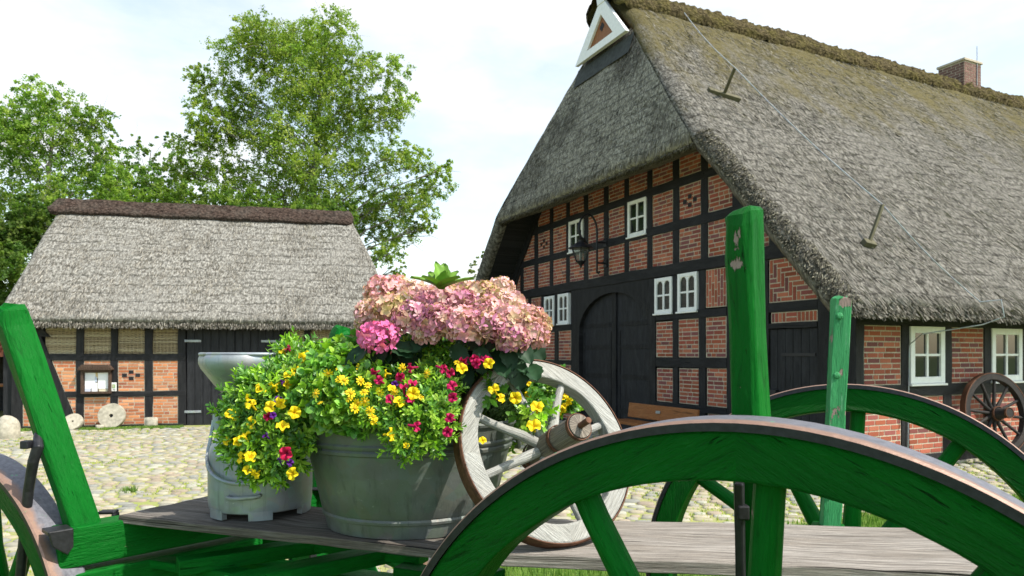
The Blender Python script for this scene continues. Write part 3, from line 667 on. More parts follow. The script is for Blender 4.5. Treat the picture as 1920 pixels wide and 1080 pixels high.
n = 16000; h = rng.uniform(HB, HT, n); f = np.array([lf(x) for x in h]); t = rng.random(n); s = base_s(h); Pn = np.stack([f, s+(2*SC-2*s)*t, h], 1)+nH*TH; straw('loose_reed', Pn, np.tile([-.2, 0, -.95], (n, 1)), np.tile(nH, (n, 1)), roof, STRAW*.9, (.07, .18), .0045, .12)
n = 5000; t = rng.random(n); s0 = base_s(HB); Pn = np.stack([np.full(n, -.80)-.24*rng.random(n), s0+(2*SC-2*s0)*t, HB-.01-.02*rng.random(n)], 1); straw('hip_fringe', Pn, np.tile([-.3, 0, -.9], (n, 1)), np.tile([-1, 0, 0], (n, 1)), roof, STRAW*.8, (.02, .07), .005, .4)
# owl-hole triangle, crossed gable boards and the dark strip below it
tl = -.34; tp = [(5.06, 8.33), (7.06, 8.33), (6.06, 9.50)]
tm = lambda u, h, o: Vector((tl-o+(h-8.33)*.05, u, h))
bd = MB(); bd.prism([(5.3, 8.42), (6.85, 8.42), (6.06, 9.3)], tm, -.12, -.02); tri = obj('gable_board', bd, M['bench'], roof)
mb = MB(); c = (6.06, 8.68); ins = [(c[0]+(p[0]-c[0])*.52, c[1]+(p[1]-c[1])*.52) for p in tp]
for k in range(3):
    j = (k+1) % 3; mb.prism([tp[k], tp[j], ins[j], ins[k]], tm, -.05, .035)
mb.prism([(5.93, 9.34), (6.19, 9.34), (6.27, 9.62), (6.12, 9.78), (6.0, 9.72), (5.85, 9.80), (5.80, 9.66)], tm, -.03, .05); obj('white_trim', mb, M['white'], tri, .006)
mb = MB()
for dx, dy in ((0, .07), (0, -.03), (-.05, .02), (.05, .02)): mb.prism([(6.06+dx+.035*math.cos(a), 8.82+dy+.05*math.sin(a)) for a in np.arange(6)*1.047], tm, -.03, -.012)
obj('owl_hole', mb, M['black_board'], tri)
mb = MB(); g = 20
for k in range(g):
    for r in range(4):
        u0, u1 = 4.98+2.2*k/g, 4.98+2.2*(k+1)/g; h0, h1 = 7.86+.11*r, 7.86+.11*(r+1); x = lambda h: lf(h)-TH-.055
        mb.face([(x(h0), u0, h0), (x(h0), u1, h0), (x(h1), u1, h1), (x(h1), u0, h1)])
obj('slate_strip', mb, m_plain('dark_lead_strip', (.045, .05, .048), .8, 0, .2, .4, 12, .5, .01), roof)
# chimney
X0 = 11.95; mb = MB()
ch = MB(); ch.box((X0+.42, 6.1, 9.75), (.80, .76, 1.0)); cho = obj('chimney', ch, M['mortar'], roof)
mb = MB()
for mf, w_ in ((lambda u, h, o: Vector((X0+.02-o, 5.72+u, h)), .76), (lambda u, h, o: Vector((X0+.02+u, 5.72-o, h)), .80)):
    for r in range(12):
        x = -.12*(r % 2)
        while x < w_:
            q = rect(max(0, x)+.006, min(w_, x+.24)-.006, 9.28+r*.078, 9.28+r*.078+.064)
            if q[1][0]-q[0][0] > .03: k = rnd.uniform(.6, 1.); mb.prism(q, mf, -.02, .006, tuple(v*k for v in (.20, .11, .09)))
            x += .25
obj('bricks', mb, M['brick'], cho)
mb = MB(); mb.box((X0+.42, 6.1, 10.28), (.88, .84, .07)); obj('chimney_cap', mb, M['mortar'], cho, .01)
mb = MB(); mb.tube([(X0+.6, 5.7, 9.6), (X0+.6, 5.7, 10.75)], .012, 6); obj('lightning_rod', mb, M['alu'], cho)

# lightning conductor on its wooden stands: local frame of the house
def slope(l, h, o): return Vector((l, base_s(h), h))+Vector(nR)*(TH+o)
lc = thing('lightning_conductor', 'thin pale lightning conductor wire running diagonally down the thatched roof on wooden stands', 'lightning conductor', (4.87, 9.82, 0), math.atan2(.435, .9004))
def roofpt(px, py, o=0.):
    d = Vector(((px-HX)/FPX, 1, (HY-py)/FPX)); rot = Matrix.Rotation(-math.atan2(.435, .9004), 3, 'Z'); d = rot @ d; c0 = rot @ Vector((-4.87, -9.82, 1.7))
    n = Vector(nR); q = n.dot(Vector((0, E0, H0)))+TH+o; t = (q-n.dot(c0))/n.dot(d); return c0+d*t
A, B, C_, D_ = roofpt(1283, 24, .12), roofpt(1378, 127, .55), roofpt(1655, 384, .45), roofpt(1838, 566, .06)
mb = MB(); cable = [A, B, C_, D_]; dns = []
for p, q in zip(cable, cable[1:]):
    for k in range(8): t = k/8; dns.append(p.lerp(q, t)+Vector((0, 0, -.07*math.sin(math.pi*t))))
ev = Vector((D_.x+.05, -1.02, 2.36)); dns += [D_, Vector((D_.x+.1, -.98, 2.45)), ev+Vector((.05, .0, -.15)), ev+Vector((-.02, .25, -.25)), Vector((D_.x-.6, -.3, 1.98)), Vector((1.12, -.03, 1.83)), Vector((1.08, -.03, .1))]
mb.tube(dns, .009, 6); obj('wire', mb, M['alu'], lc, 0, True)
for foot, top in ((roofpt(1357, 178, .03), B), (roofpt(1629, 457, .03), C_)):
    mb = MB(); mb.bar(foot, top, .05, .04); st = obj('stand', mb, m_plain('mossy_old_wood', (.11, .10, .06), .9), lc, .006)
    mb = MB(); e = Vector((.42, -.04, -.05)) if foot.z > 5 else Vector((.12, -.02, -.02)); mb.bar(foot-e*.8, foot+e*.8, .11, .09, up=nR); obj('foot_board', mb, bpy.data.materials['mossy_old_wood'], st, .01)

# ------------------------------------------------------------------ barn: local axes x along the front, y inwards
bth = R(13); bn = thing('barn', 'low half-timbered barn with pale thatched roof, wicker panels and black plank doors', 'barn', (-11.49, 15.56, 0), bth)
bm_ = lambda u, h, o: Vector((u, -o, h))
mb = MB(); mb.prism(rect(.02, 8.7, 0, 2.5), bm_, -.3, -.1); mb.prism(rect(.02, 8.7, 0, 2.5), lambda u, h, o: Vector((u, 6.2+o, h)), -.3, -.1)
for x in (.15, 8.55): mb.prism([(.3, 0), (5.9, 0), (5.9, 2.5), (.3, 2.5)], lambda u, h, o, x=x: Vector((x+o, u, h)), -.12, .0)
obj('wall', mb, M['black_board'], bn)
diag = lambda h: 1.44-.26*(h-.05)*1.35 if h > 1.2 else 1.44-.26*(h-.05)*1.0
d0 = (1.47, .05); d1 = (.72, 2.1)
def dline(off): # points right of the leaning brace: a*x+b*y<=c
    nx, ny = -(d1[1]-d0[1]), d1[0]-d0[0]; L_ = math.hypot(nx, ny); nx, ny = nx/L_, ny/L_
    return nx, ny, nx*d0[0]+ny*d0[1]+off
al = dline(-.10); ar = tuple(-v for v in dline(.10)[:2])+(-dline(.10)[2],)
cells = [(.45, 1.53), (1.69, 2.25), (2.4, 2.97), (3.14, 3.69)]
for i, (a, b) in enumerate(cells):
    for h0, h1 in ((.05, .70), (.82, 1.54)):
        hs = [(2.68, 1.27), (2.68, 1.12), (2.54, 1.195), (2.82, 1.195)] if i == 2 and h0 > .8 else None
        if i == 0:
            brick_panel(bm_, clip(rect(a, b, h0, h1), *al), bn, ORANGE, 'run'); brick_panel(bm_, clip(rect(a, b, h0, h1), *ar), bn, ORANGE, 'run')
        else: brick_panel(bm_, rect(a, b, h0, h1), bn, ORANGE, 'run', hs, ph=.07)
def wicker(a, b, h0, h1):
    mb = MB(); mb.prism(rect(a, b, h0, h1), bm_, -.1, -.07); g = obj('wicker_panel', mb, M['black_board'], bn); mb = MB(); n = max(4, int((b-a)/.075)); m = int((h1-h0)/.022)
    for k in range(n+1): u = a+(b-a)*k/n; mb.tube([bm_(u, h0, -.045), bm_(u, h1, -.045)], .008, 5, False, (.42, .34, .21))
    for r in range(m):
        y = h0+.011+(h1-h0-.02)*r/m; c = rnd.choice([(.36, .29, .18), (.46, .38, .25), (.28, .22, .14), (.52, .45, .31)])
        mb.tube([bm_(a+(b-a)*k/(2*n), y+rnd.uniform(-.006, .006), -.045+.016*math.sin(math.pi*(k/2+r))) for k in range(2*n+1)], .0105, 5, False, c)
    obj('woven_rods', mb, M['reed'], g)
for a, b in ((.9, 1.53),)+tuple(cells[1:])+((6.2, 6.55), (6.7, 7.2), (7.4, 7.95)): wicker(a, b, 1.69, 2.36)
for a, b in ((6.2, 6.55), (6.7, 7.2), (7.4, 7.95)):
    brick_panel(bm_, rect(a, b, .82, 1.54), bn, ORANGE, 'run'); brick_panel(bm_, rect(a, b, .05, .7), bn, ORANGE, 'run')
for a, b in ((.22, .45), (1.53, 1.69), (2.25, 2.4), (2.97, 3.14), (3.69, 3.86), (6.02, 6.2), (6.55, 6.7), (7.2, 7.4), (7.95, 8.15)): timber(bm_, 'timber_post', rect(a, b, -.02, 2.55), bn)
for h0, h1, a, b in ((1.54, 1.69, .45, 3.86), (.70, .82, .45, 3.86), (-.1, .05, .2, 3.86), (1.54, 1.69, 6.1, 8.6), (.7, .82, 6.1, 8.6), (-.1, .05, 6.02, 8.6), (2.37, 2.55, .2, 8.65)): timber(bm_, 'timber_rail', rect(a, b, h0, h1), bn, .012)
timber(bm_, 'timber_brace', [(d0[0]-.1, d0[1]-.02), (d0[0]+.1, d0[1]-.02), (d1[0]+.1, d1[1]), (d1[0]-.1, d1[1])], bn, .022)
timber(bm_, 'timber_brace', [(.72, 2.08), (1.0, 2.08), (.62, 2.55), (.4, 2.55)], bn, .02)
pegs(bm_, [(x, h) for x in (1.61, 2.33, 3.06, 3.78) for h in (.76, 1.615)], bn)
bd1 = boards(bm_, 3.88, 4.95, -.03, 2.36, 6, bn, 'barn_door', -.01); bd2 = boards(bm_, 4.96, 6.0, -.03, 2.36, 6, bn, 'barn_door', -.012)
for d, u0, u1 in ((bd1, 3.83, 4.2), (bd2, 5.55, 5.9)):
    for h in (.32, 2.0): mb = MB(); mb.prism(rect(u0, u1, h-.028, h+.028), bm_, -.02, .014); obj('hinge', mb, M['alu'], d, .004)
mb = MB()
for u in (4.0, 5.75): mb.prism(rect(u-.07, u+.07, 2.24, 2.34), bm_, -.02, .005)
obj('vent_slot', mb, M['iron'], bn)
mb = MB(); x = .2
while x < 8.5: w_ = rnd.uniform(.3, .6); mb.box((x+w_/2, .0, -.1), (w_-.02, .3, .12+rnd.uniform(-.02, .02))); x += w_
obj('plinth', mb, M['stone'], bn, .02)
broof = obj('roof', MBbox(lambda u, h, o: Vector((u, h, o)), .4, 7.2, 2.9, 3.3, 4.7, 5.1), M['black_board'], bn)
bN = np.array([0, -.685, .729]); BT = .26; bs = lambda h: -.22+(h-2.30)/.94
RH = 5.57
def bslope(sg):
    hs = np.concatenate([[2.3]*3, np.linspace(2.4, RH, 44)]); P, U = [], []; ni = 110
    for j, h in enumerate(hs):
        th = BT*(0, .6, .95)[j] if j < 3 else BT; row, uv = [], []; fr = (h-2.3)/(RH-2.3)
        x0 = -.04+.1*fr; x1 = 8.72-1.05*fr**1.5
        for i in range(ni):
            t = i/(ni-1); e = min(t*(x1-x0), (1-t)*(x1-x0)); rd = math.sqrt(max(0, 1-(1-min(1, e/.22))**2)); q = x0+(x1-x0)*t
            row.append(np.array([q, bs(h), h])+bN*th*(.15+.85*rd)); uv.append((q, (h-2.3)*1.4+.04*min(j, 2)))
        if sg: row = [np.array([p[0], 6.2-p[1], p[2]]) for p in row]
        P.append(row); U.append(uv)
    sheet(P, U, M['thatch_barn'], broof, 'thatch_slope', len(hs), ni, .03, 20+sg)
bslope(0); bslope(1)
mb = MB()
for x, k in ((.2, 0), (8.6, 1)): mb.prism([(-.15, 2.3), (6.35, 2.3), (3.1+.02, 5.5)], lambda u, h, o, x=x, k=k: Vector((x+o-(1.05*((h-2.3)/3.27)**1.5 if k else .05*(h-2.3)/3.27), u, h)), -.05, .05)
obj('gable_thatch', mb, M['thatch_barn'], broof)
cap(broof, -.1, 7.74, M['turf_cap'], 3.1, 5.80, .46, .42, .07, 150, 19, .018, 9, True, 1.05)
n = 16000; h = rng.uniform(2.35, 5.4, n); l = .2+rng.random(n)*(8.4-1.05*((h-2.3)/3.27)**1.5); Pn = np.stack([l, bs(h), h], 1)+bN*BT; straw('loose_reed', Pn, np.tile([0, -.69, -.72], (n, 1)), np.tile(bN, (n, 1)), broof, STRAW*1.1, (.07, .18), .005, .08)
n = 6000; l = rng.uniform(.15, 8.6, n); Pn = np.stack([l, -.22-.16*rng.random(n), 2.31+.12*rng.random(n)], 1); straw('eave_fringe', Pn, np.tile([0, -.4, -.85], (n, 1)), np.tile([0, -.8, .5], (n, 1)), broof, STRAW, (.03, .08), .007, .3)

# things at the barn front
def barnw(u, o, h): v = Matrix.Rotation(bth, 3, 'Z') @ Vector((u, -o, h)); return v+Vector((-11.49, 15.56, 0))
nb = thing('notice_board', 'wooden glazed notice box with white papers on the barn brick wall', 'notice board', barnw(1.97, .02, 1.05), bth)
lb = lambda u, h, o: Vector((u, -o, h))
mb = MB(); W2, H2 = .31, .27
for q in (rect(-W2, -W2+.05, -H2, H2), rect(W2-.05, W2, -H2, H2), rect(-W2+.05, W2-.05, -H2, -H2+.05), rect(-W2+.05, W2-.05, H2-.05, H2)): mb.prism(q, lb, 0, .1)
brn = m_wood('brown_stained_wood', (.05, .03, .02), (.11, .07, .05), (.09, .06, .045), .6); obj('frame', mb, brn, nb, .005)
mb = MB(); mb.prism(rect(-W2+.04, W2-.04, -H2+.04, H2-.04), lb, 0, .03); obj('back_panel', mb, brn, nb)
mb = MB(); k = 0
for a, b, c, d, cc in ((-.24, -.02, -.15, .21, (.72, .73, .74)), (.03, .24, -.16, .21, (.78, .78, .77)), (-.02, .03, .08, .21, (.55, .42, .22)), (-.24, -.12, -.22, -.15, (.5, .52, .6)), (-.1, .02, -.22, -.02, (.74, .74, .72)), (.05, .24, -.22, -.17, (.62, .56, .40)), (-.03, .01, 0, .12, (.45, .5, .6))):
    mb.prism(rect(a, b, c, d), lb, .031, .033+.0015*k, cc); k += 1
q = NT('paper', .8); q.col(q.attr()); obj('paper', mb, q.m, nb)
mb = MB(); mb.prism([(-.36, .27), (.36, .27), (.36, .3), (.27, .40), (-.27, .40), (-.36, .3)], lb, -.0, .16)
for k in range(14): mb.box((-.32+.64*k/13, -.165, .325), (.012, .012, .06))
obj('little_roof', mb, brn, nb, .006)
sg = thing('small_sign', 'small white sign with a tiny picture fixed beside the notice box on the barn post', 'sign', barnw(2.325, .02, .93), bth)
mb = MB(); mb.prism(rect(-.055, .055, -.1, .1), lb, 0, .02); obj('plate', mb, M['white'], sg, .003)
mb = MB(); mb.prism(rect(-.035, .035, -.03, .06), lb, .02, .023, (.25, .36, .2)); mb.prism(rect(-.02, .035, -.08, -.045), lb, .02, .023, (.3, .3, .28)); mb.prism(rect(-.03, .0, .0, .04), lb, .0235, .0245, (.5, .46, .3)); obj('picture', mb, bpy.data.materials['paper'], sg)
def millstone(label, u, o, r, th, hole, lean):
    t = thing('millstone', label, 'millstone', barnw(u, o, 0), bth, 'old millstones along the barn foot')
    mb = MB(); n = 40; prof = [(hole, th/2), (hole, -th/2), (r*.97, -th/2), (r, -th/2+.015), (r, th/2-.015), (r*.97, th/2)]
    mb.lathe(prof, n, (0, 0, 0), 'Y', True, None, .012); Mx = Matrix.Rotation(lean, 3, 'X')
    mb.v = [tuple(Mx @ Vector(p)+Vector((0, 0, r*math.cos(lean)))) for p in mb.v]; obj('disc', mb, M['stone'], t, 0, True)
    mb = MB(); mb.lathe([(0, th*.2), (hole, th*.2)], 16, (0, 0, 0), 'Y'); mb.v = [tuple(Mx @ Vector(p)+Vector((0, 0, r*math.cos(lean)))) for p in mb.v]; obj('eye_hole', mb, M['iron'], t)
millstone('big round grey millstone with a black eye hole leaning on the barn bricks', 2.36, .28, .285, .12, .042, R(-12))
millstone('smaller yellowish round grindstone lying back near the leaning barn brace', 1.62, .42, .20, .09, .022, R(-33))
def block(name, label, cat, loc, size, rz, sub=2, amp=.02, mat='stone'):
    bm = bmesh.new(); bmesh.ops.create_cube(bm, size=1); bmesh.ops.bevel(bm, geom=bm.edges[:], offset=.06, segments=2, affect='EDGES'); bmesh.ops.subdivide_edges(bm, edges=bm.edges[:], cuts=sub, use_grid_fill=True)
    P = np.array([v.co[:] for v in bm.verts])*np.array(size); d = vnoise(P, 9, 2)*amp+vnoise(P, 25, 4)*amp*.5
    for v, p, k in zip(bm.verts, P, d): v.co = Vector(p)*(1+k*2)
    me = bpy.data.meshes.new(name); bm.to_mesh(me); bm.free(); me.polygons.foreach_set('use_smooth', [True]*len(me.polygons)); o = link(name, me, None, M[mat]); o.location = loc; o.rotation_euler = (R(-8), 0, rz); tag(o, label, cat); return o
block('stone_slab', 'small square sandstone slab leaning on the barn foot left of the black door', 'stone', barnw(3.16, .2, .1), (.27, .08, .25), bth)
block('stone_lump', 'small pale stone wedged under the big millstone', 'stone', barnw(2.17, .46, .04), (.16, .13, .11), bth+.3)
def vmul(a, b): return Vector((a.x*b[0], a.y*b[1], a.z*b[2]))
def boulder(name, label, loc, sc):
    bm = bmesh.new(); bmesh.ops.create_icosphere(bm, subdivisions=4, radius=1); P = np.array([v.co[:] for v in bm.verts]); d = vnoise(P, 1.4, 3)*.18+vnoise(P, 4, 6)*.06
    for v, p, k in zip(bm.verts, P, d): v.co = vmul(Vector(p*(1+k)), sc)
    me = bpy.data.meshes.new(name); bm.to_mesh(me); bm.free(); me.polygons.foreach_set('use_smooth', [True]*len(me.polygons)); o = link(name, me, None, M['stone']); o.location = loc; tag(o, label, 'boulder')
boulder('boulder', 'round topped grey boulder at the left corner of the barn', onz(13, 822, 0)+Vector((0, 0, .12)), (.24, .2, .33))
# open shed beyond the barn corner
sh = thing('open_shed', 'dark open shed with a red tiled roof edge beyond the left end of the barn', 'shed', (-15.2, 18.2, 0), R(10))
mb = MB(); mb.box((0, 2.4, 1.1), (5., .1, 2.2)); mb.box((-2.5, 1.2, 1.1), (.1, 2.4, 2.2)); obj('wall', mb, M['black_board'], sh)
for x in (-2.2, 0, 2.1): mb = MB(); mb.box((x, 0, .95), (.18, .18, 1.9)); obj('post', mb, M['black_timber'], sh, .01)
mb = MB(); mb.prism([(-.35, 1.62), (2.6, 2.75), (2.6, 2.85), (-.35, 1.72)], lambda u, h, o: Vector((o, u, h)), -2.9, 2.75)
tr = obj('roof', mb, m_plain('terracotta', (.30, .10, .06), .8, 0, .2, .35, 6), sh); mb = MB()
for k in range(26):
    for r in range(7): x = -2.85+.215*k; y0 = -.36+r*.42; mb.tube([(x, y0, 1.72+(y0+.35)*.383+.03), (x, y0+.44, 1.72+(y0+.79)*.383+.01)], [.085, .07], 7, True, None)
obj('roof_tiles', mb, bpy.data.materials['terracotta'], tr)
tb = thing('trestle_table', 'yellow wooden table end at the open shed left of the barn', 'table', onz(0, 800, 0)+Vector((-.35, .3, 0)), R(10))
mb = MB(); mb.box((0, 0, .95), (1.0, .6, .05)); obj('tabletop', mb, M['bench'], tb, .005)
for x in (-.42, .42):
    for y in (-.24, .24): mb = MB(); mb.bar((x+.08*(1 if x > 0 else -1), y, 0), (x, y, .93), .06, .06); obj('leg', mb, M['bench'], tb, .004)

# ------------------------------------------------------------------ things at the farmhouse
rzh = math.atan2(.435, .9004)
def hw(l, s, h): v = Matrix.Rotation(rzh, 3, 'Z') @ Vector((l, s, h)); return v+Vector((4.87, 9.82, 0))
be = thing('bench', 'orange brown wooden bench with a solid back right of the arched barn door', 'bench', hw(-.75, 3.55, 0), rzh)
mb = MB(); mb.box((.1, 0, .60), (.05, 2.0, .28), Matrix.Rotation(R(8), 3, 'Y')); obj('backrest', mb, M['bench'], be, .012)
mb = MB(); mb.box((-.16, 0, .40), (.42, 2.0, .055)); obj('seat', mb, M['bench'], be, .01)
for y in (-.8, .8):
    for x in (-.3, .08): mb = MB(); mb.box((x, y, .19), (.09, .09, .38)); obj('leg', mb, M['bench'], be, .006)
mb = MB(); mb.box((.062, .05, .62), (.012, .12, .05), Matrix.Rotation(R(8), 3, 'Y')); obj('name_plate', mb, M['alu'], be, .003)
def wheel_parts(root, Rr, wid, fel, spokes, ph, tyre_t, hub, mats, spr=.026, dish=.05, seg=96, joints=6, wob=.0, hk=(.62, .68, .8)):
    # local: wheel in the XZ plane, axis +Y away from the viewer
    ro = Rr-tyre_t; ri = ro-fel; hw_ = wid/2*.92; mb = MB(); V, F, U = [], [], []; n = seg
    prof = [(ri, -hw_), (ri, hw_), (ro, hw_), (ro, -hw_)]
    for k in range(n):
        a = 2*math.pi*k/n
        for m, (r, y) in enumerate(prof):
            e = wob*(vnoise(np.array([[math.cos(a)*6, math.sin(a)*6, r*9+y]]), 1, 2)[0]) if m < 2 else 0
            if m < 2: e -= wob*.9*max(0, 1-abs(((k*joints/n) % 1)-.5)*14)*-.4
            V.append((math.sin(a)*(r+e), y, math.cos(a)*(r+e)))
    for k in range(n):
        j = (k+1) % n; jn = int(k*joints/n); off = jn*1.37
        for m in range(4):
            q = (m+1) % 4; F.append((k*4+m, j*4+m, j*4+q, k*4+q)); u = 2*math.pi*ro/n
            # straight grain inside each felloe: measured on the chord of its segment
            am = 2*math.pi*(jn+.5)/joints
            def g(kk, mm):
                a = 2*math.pi*kk/n-am; r = prof[mm][0]; return (r*math.cos(a)+prof[mm][1]+off, r*math.sin(a)+off*2)
            U.append([g(k, m), g(k+1, m), g(k+1, q), g(k, q)])
    mb.raw(V, F, U); rim = obj('rim', mb, mats[0], root, .006)
    mb = MB(); V, F, U = [], [], []; hy = wid/2; pr = [(ro-.001, -hy), (Rr-.004, -hy), (Rr, -hy+.006), (Rr, hy-.006), (Rr-.004, hy), (ro-.001, hy)]; vl = [-.02, -.004, 0, wid-.012, wid, wid+.01]
    for k in range(n):
        a = 2*math.pi*k/n; V += [(math.sin(a)*r, y, math.cos(a)*r) for r, y in pr]
    for k in range(n):
        j = (k+1) % n
        for m in range(5): F.append((k*6+m, j*6+m, j*6+m+1, k*6+m+1)); U.append([(k*.05, vl[m]), ((k+1)*.05, vl[m]), ((k+1)*.05, vl[m+1]), (k*.05, vl[m+1])])
    mb.raw(V, F, U); ty = obj('tyre', mb, mats[1], root)
    ty.data.materials.append(M['iron'] if mats[1] is M['tyre'] else mats[1])
    for i, p in enumerate(ty.data.polygons): p.material_index = 1 if i % 5 in (0, 4) else 0
    for k in range(spokes):
        a = ph+2*math.pi*k/spokes; d = Vector((math.sin(a), 0, math.cos(a))); mb = MB()
        mb.tube([d*hub[0]*.8+Vector((0, dish, 0)), d*(hub[0]+.05)+Vector((0, dish, 0)), d*(ri*.6)+Vector((0, dish*.4, 0)), d*(ri-.04), d*(ri+.01)], [spr*1.25, spr*1.3, spr*1.05, spr, spr], 12); obj('spoke', mb, mats[2], root, 0, True)
    r, l0, l1 = hub
    mb = MB(); mb.lathe([(0, -l0), (r*hk[0], -l0), (r*hk[1], -l0*.9), (r*hk[2], -l0*.35), (r, -.06+dish), (r, .06+dish), (r*.8, l1*.5), (r*.68, l1), (0, l1)], 28, (0, 0, 0), 'Y'); hb = obj('hub', mb, mats[3], root, 0, True)
    for y, k in ((-l0*.95, hk[1]+.02), (-.075+dish, 1.0), (.075+dish, 1.0), (l1*.93, .72)):
        mb = MB(); bw_ = r*.15; bt = r*.1 if r > .08 else .0025; mb.lathe([(r*k, y-bw_), (r*k+bt, y-bw_), (r*k+bt, y+bw_), (r*k, y+bw_)], 28, (0, 0, 0), 'Y', True); obj('hub_band', mb, mats[4], hb)
    return rim
bw = thing('old_cart_wheel', 'black wooden cart wheel with rusty tyre leaning on the farmhouse side wall under a window', 'wheel', (0, 0, 0))
dk = m_wood('dark_wheel_wood', (.015, .013, .012), (.04, .036, .034), (.05, .04, .035), .7)
wheel_parts(bw, .64, .10, .095, 12, R(8), .014, (.105, .24, .12), (dk, M['rust'], dk, dk, M['rust']), .022, .02)
c0 = at(1866, 776, 10.75)
def aim(o, loc, axis_away, roll=0):
    y = Vector(axis_away).normalized(); z = (Vector((0, 0, 1))-y*y.z).normalized(); x = y.cross(z); m3 = Matrix((x, y, z)).transposed()
    o.matrix_world = Matrix.Translation(loc) @ m3.to_4x4()
aim(bw, c0, (-.27, .95, -.15))
# wall lantern: local x outwards from the gable
ln = thing('wall_lantern', 'black iron lantern hanging from a curled wall bracket above the arched door', 'lantern', hw(0, 6.35, 0), rzh)
mb = MB(); g0 = [(-.24, 0, 3.5), (-.24, 0, 4.30)]; ac = [(-.24-.235+.235*math.cos(a), 0, 4.42+.36*math.sin(a)) for a in np.linspace(0, math.pi, 14)]
sp_ = [(-.71+.0+.11*(1-t*.35)*(1-math.cos(2.6*math.pi*t*.55))*1.2, 0, 4.42-.02-.26*math.sin(math.pi*t*.8)) for t in np.linspace(0.05, 1, 12)]
mb.tube([(-.17, 0, 3.53), (-.2, 0, 3.49)]+g0+ac+sp_, .024, 8); obj('bracket', mb, M['iron'], ln, 0, True)
for h in (3.72, 4.18):
    mb = MB(); mb.tube([(-.25, 0, h), (.0, 0, h)], .022, 8); mb.box((-.02, 0, h), (.03, .12, .18)); mb.bar((-.1, 0, h+.01), (-.02, 0, h+.1), .02, .012); obj('wall_arm', mb, M['iron'], ln, .003)
lx = -.66
mb = MB(); mb.lathe([(.012, 4.32), (.025, 4.30), (.02, 4.27), (.05, 4.25), (.085, 4.235), (.06, 4.20), (.055, 4.16), (.13, 4.12), (.27, 4.03), (.28, 4.015), (.2, 4.01), (0, 4.012)], 12, (lx, 0, 0)); mb.tube([(lx, 0, 4.3), (lx, 0, 4.42)], .01, 8); obj('lantern_hat', mb, M['iron'], ln)
q = NT('lantern_glass', .05, .5); tr_ = q.n('BsdfTransparent'); tr_.inputs[0].default_value = (.75, .78, .76, 1); ms = q.n('MixShader'); ms.inputs[0].default_value = .25; q.l(tr_.outputs[0], ms.inputs[1]); q.l(q.p.outputs[0], ms.inputs[2]); q.l(ms.outputs[0], q.t.nodes['Material Output'].inputs['Surface']); q.col((.25, .27, .25))
for k in range(6):
    a0, a1 = k*math.pi/3, (k+1)*math.pi/3; f = lambda a, r, h: (lx+r*math.cos(a), r*math.sin(a), h)
    mb = MB(); mb.face([f(a0, .205, 4.0), f(a1, .205, 4.0), f(a1, .105, 3.73), f(a0, .105, 3.73)]); obj('glass_pane', mb, q.m, ln)
    mb = MB(); mb.bar(f(a0, .212, 4.01), f(a0, .11, 3.72), .024, .018); obj('glazing_bar', mb, M['iron'], ln)
mb = MB(); mb.lathe([(0, 3.735), (.11, 3.735), (.115, 3.72), (.09, 3.70), (.03, 3.64), (.02, 3.60), (0, 3.575)], 12, (lx, 0, 0)); obj('lantern_foot', mb, M['iron'], ln)
mb = MB(); mb.lathe([(0, 3.735), (.025, 3.735), (.025, 3.82), (.04, 3.86), (.03, 3.92), (0, 3.94)], 10, (lx, 0, 0)); obj('bulb', mb, M['white'], ln)

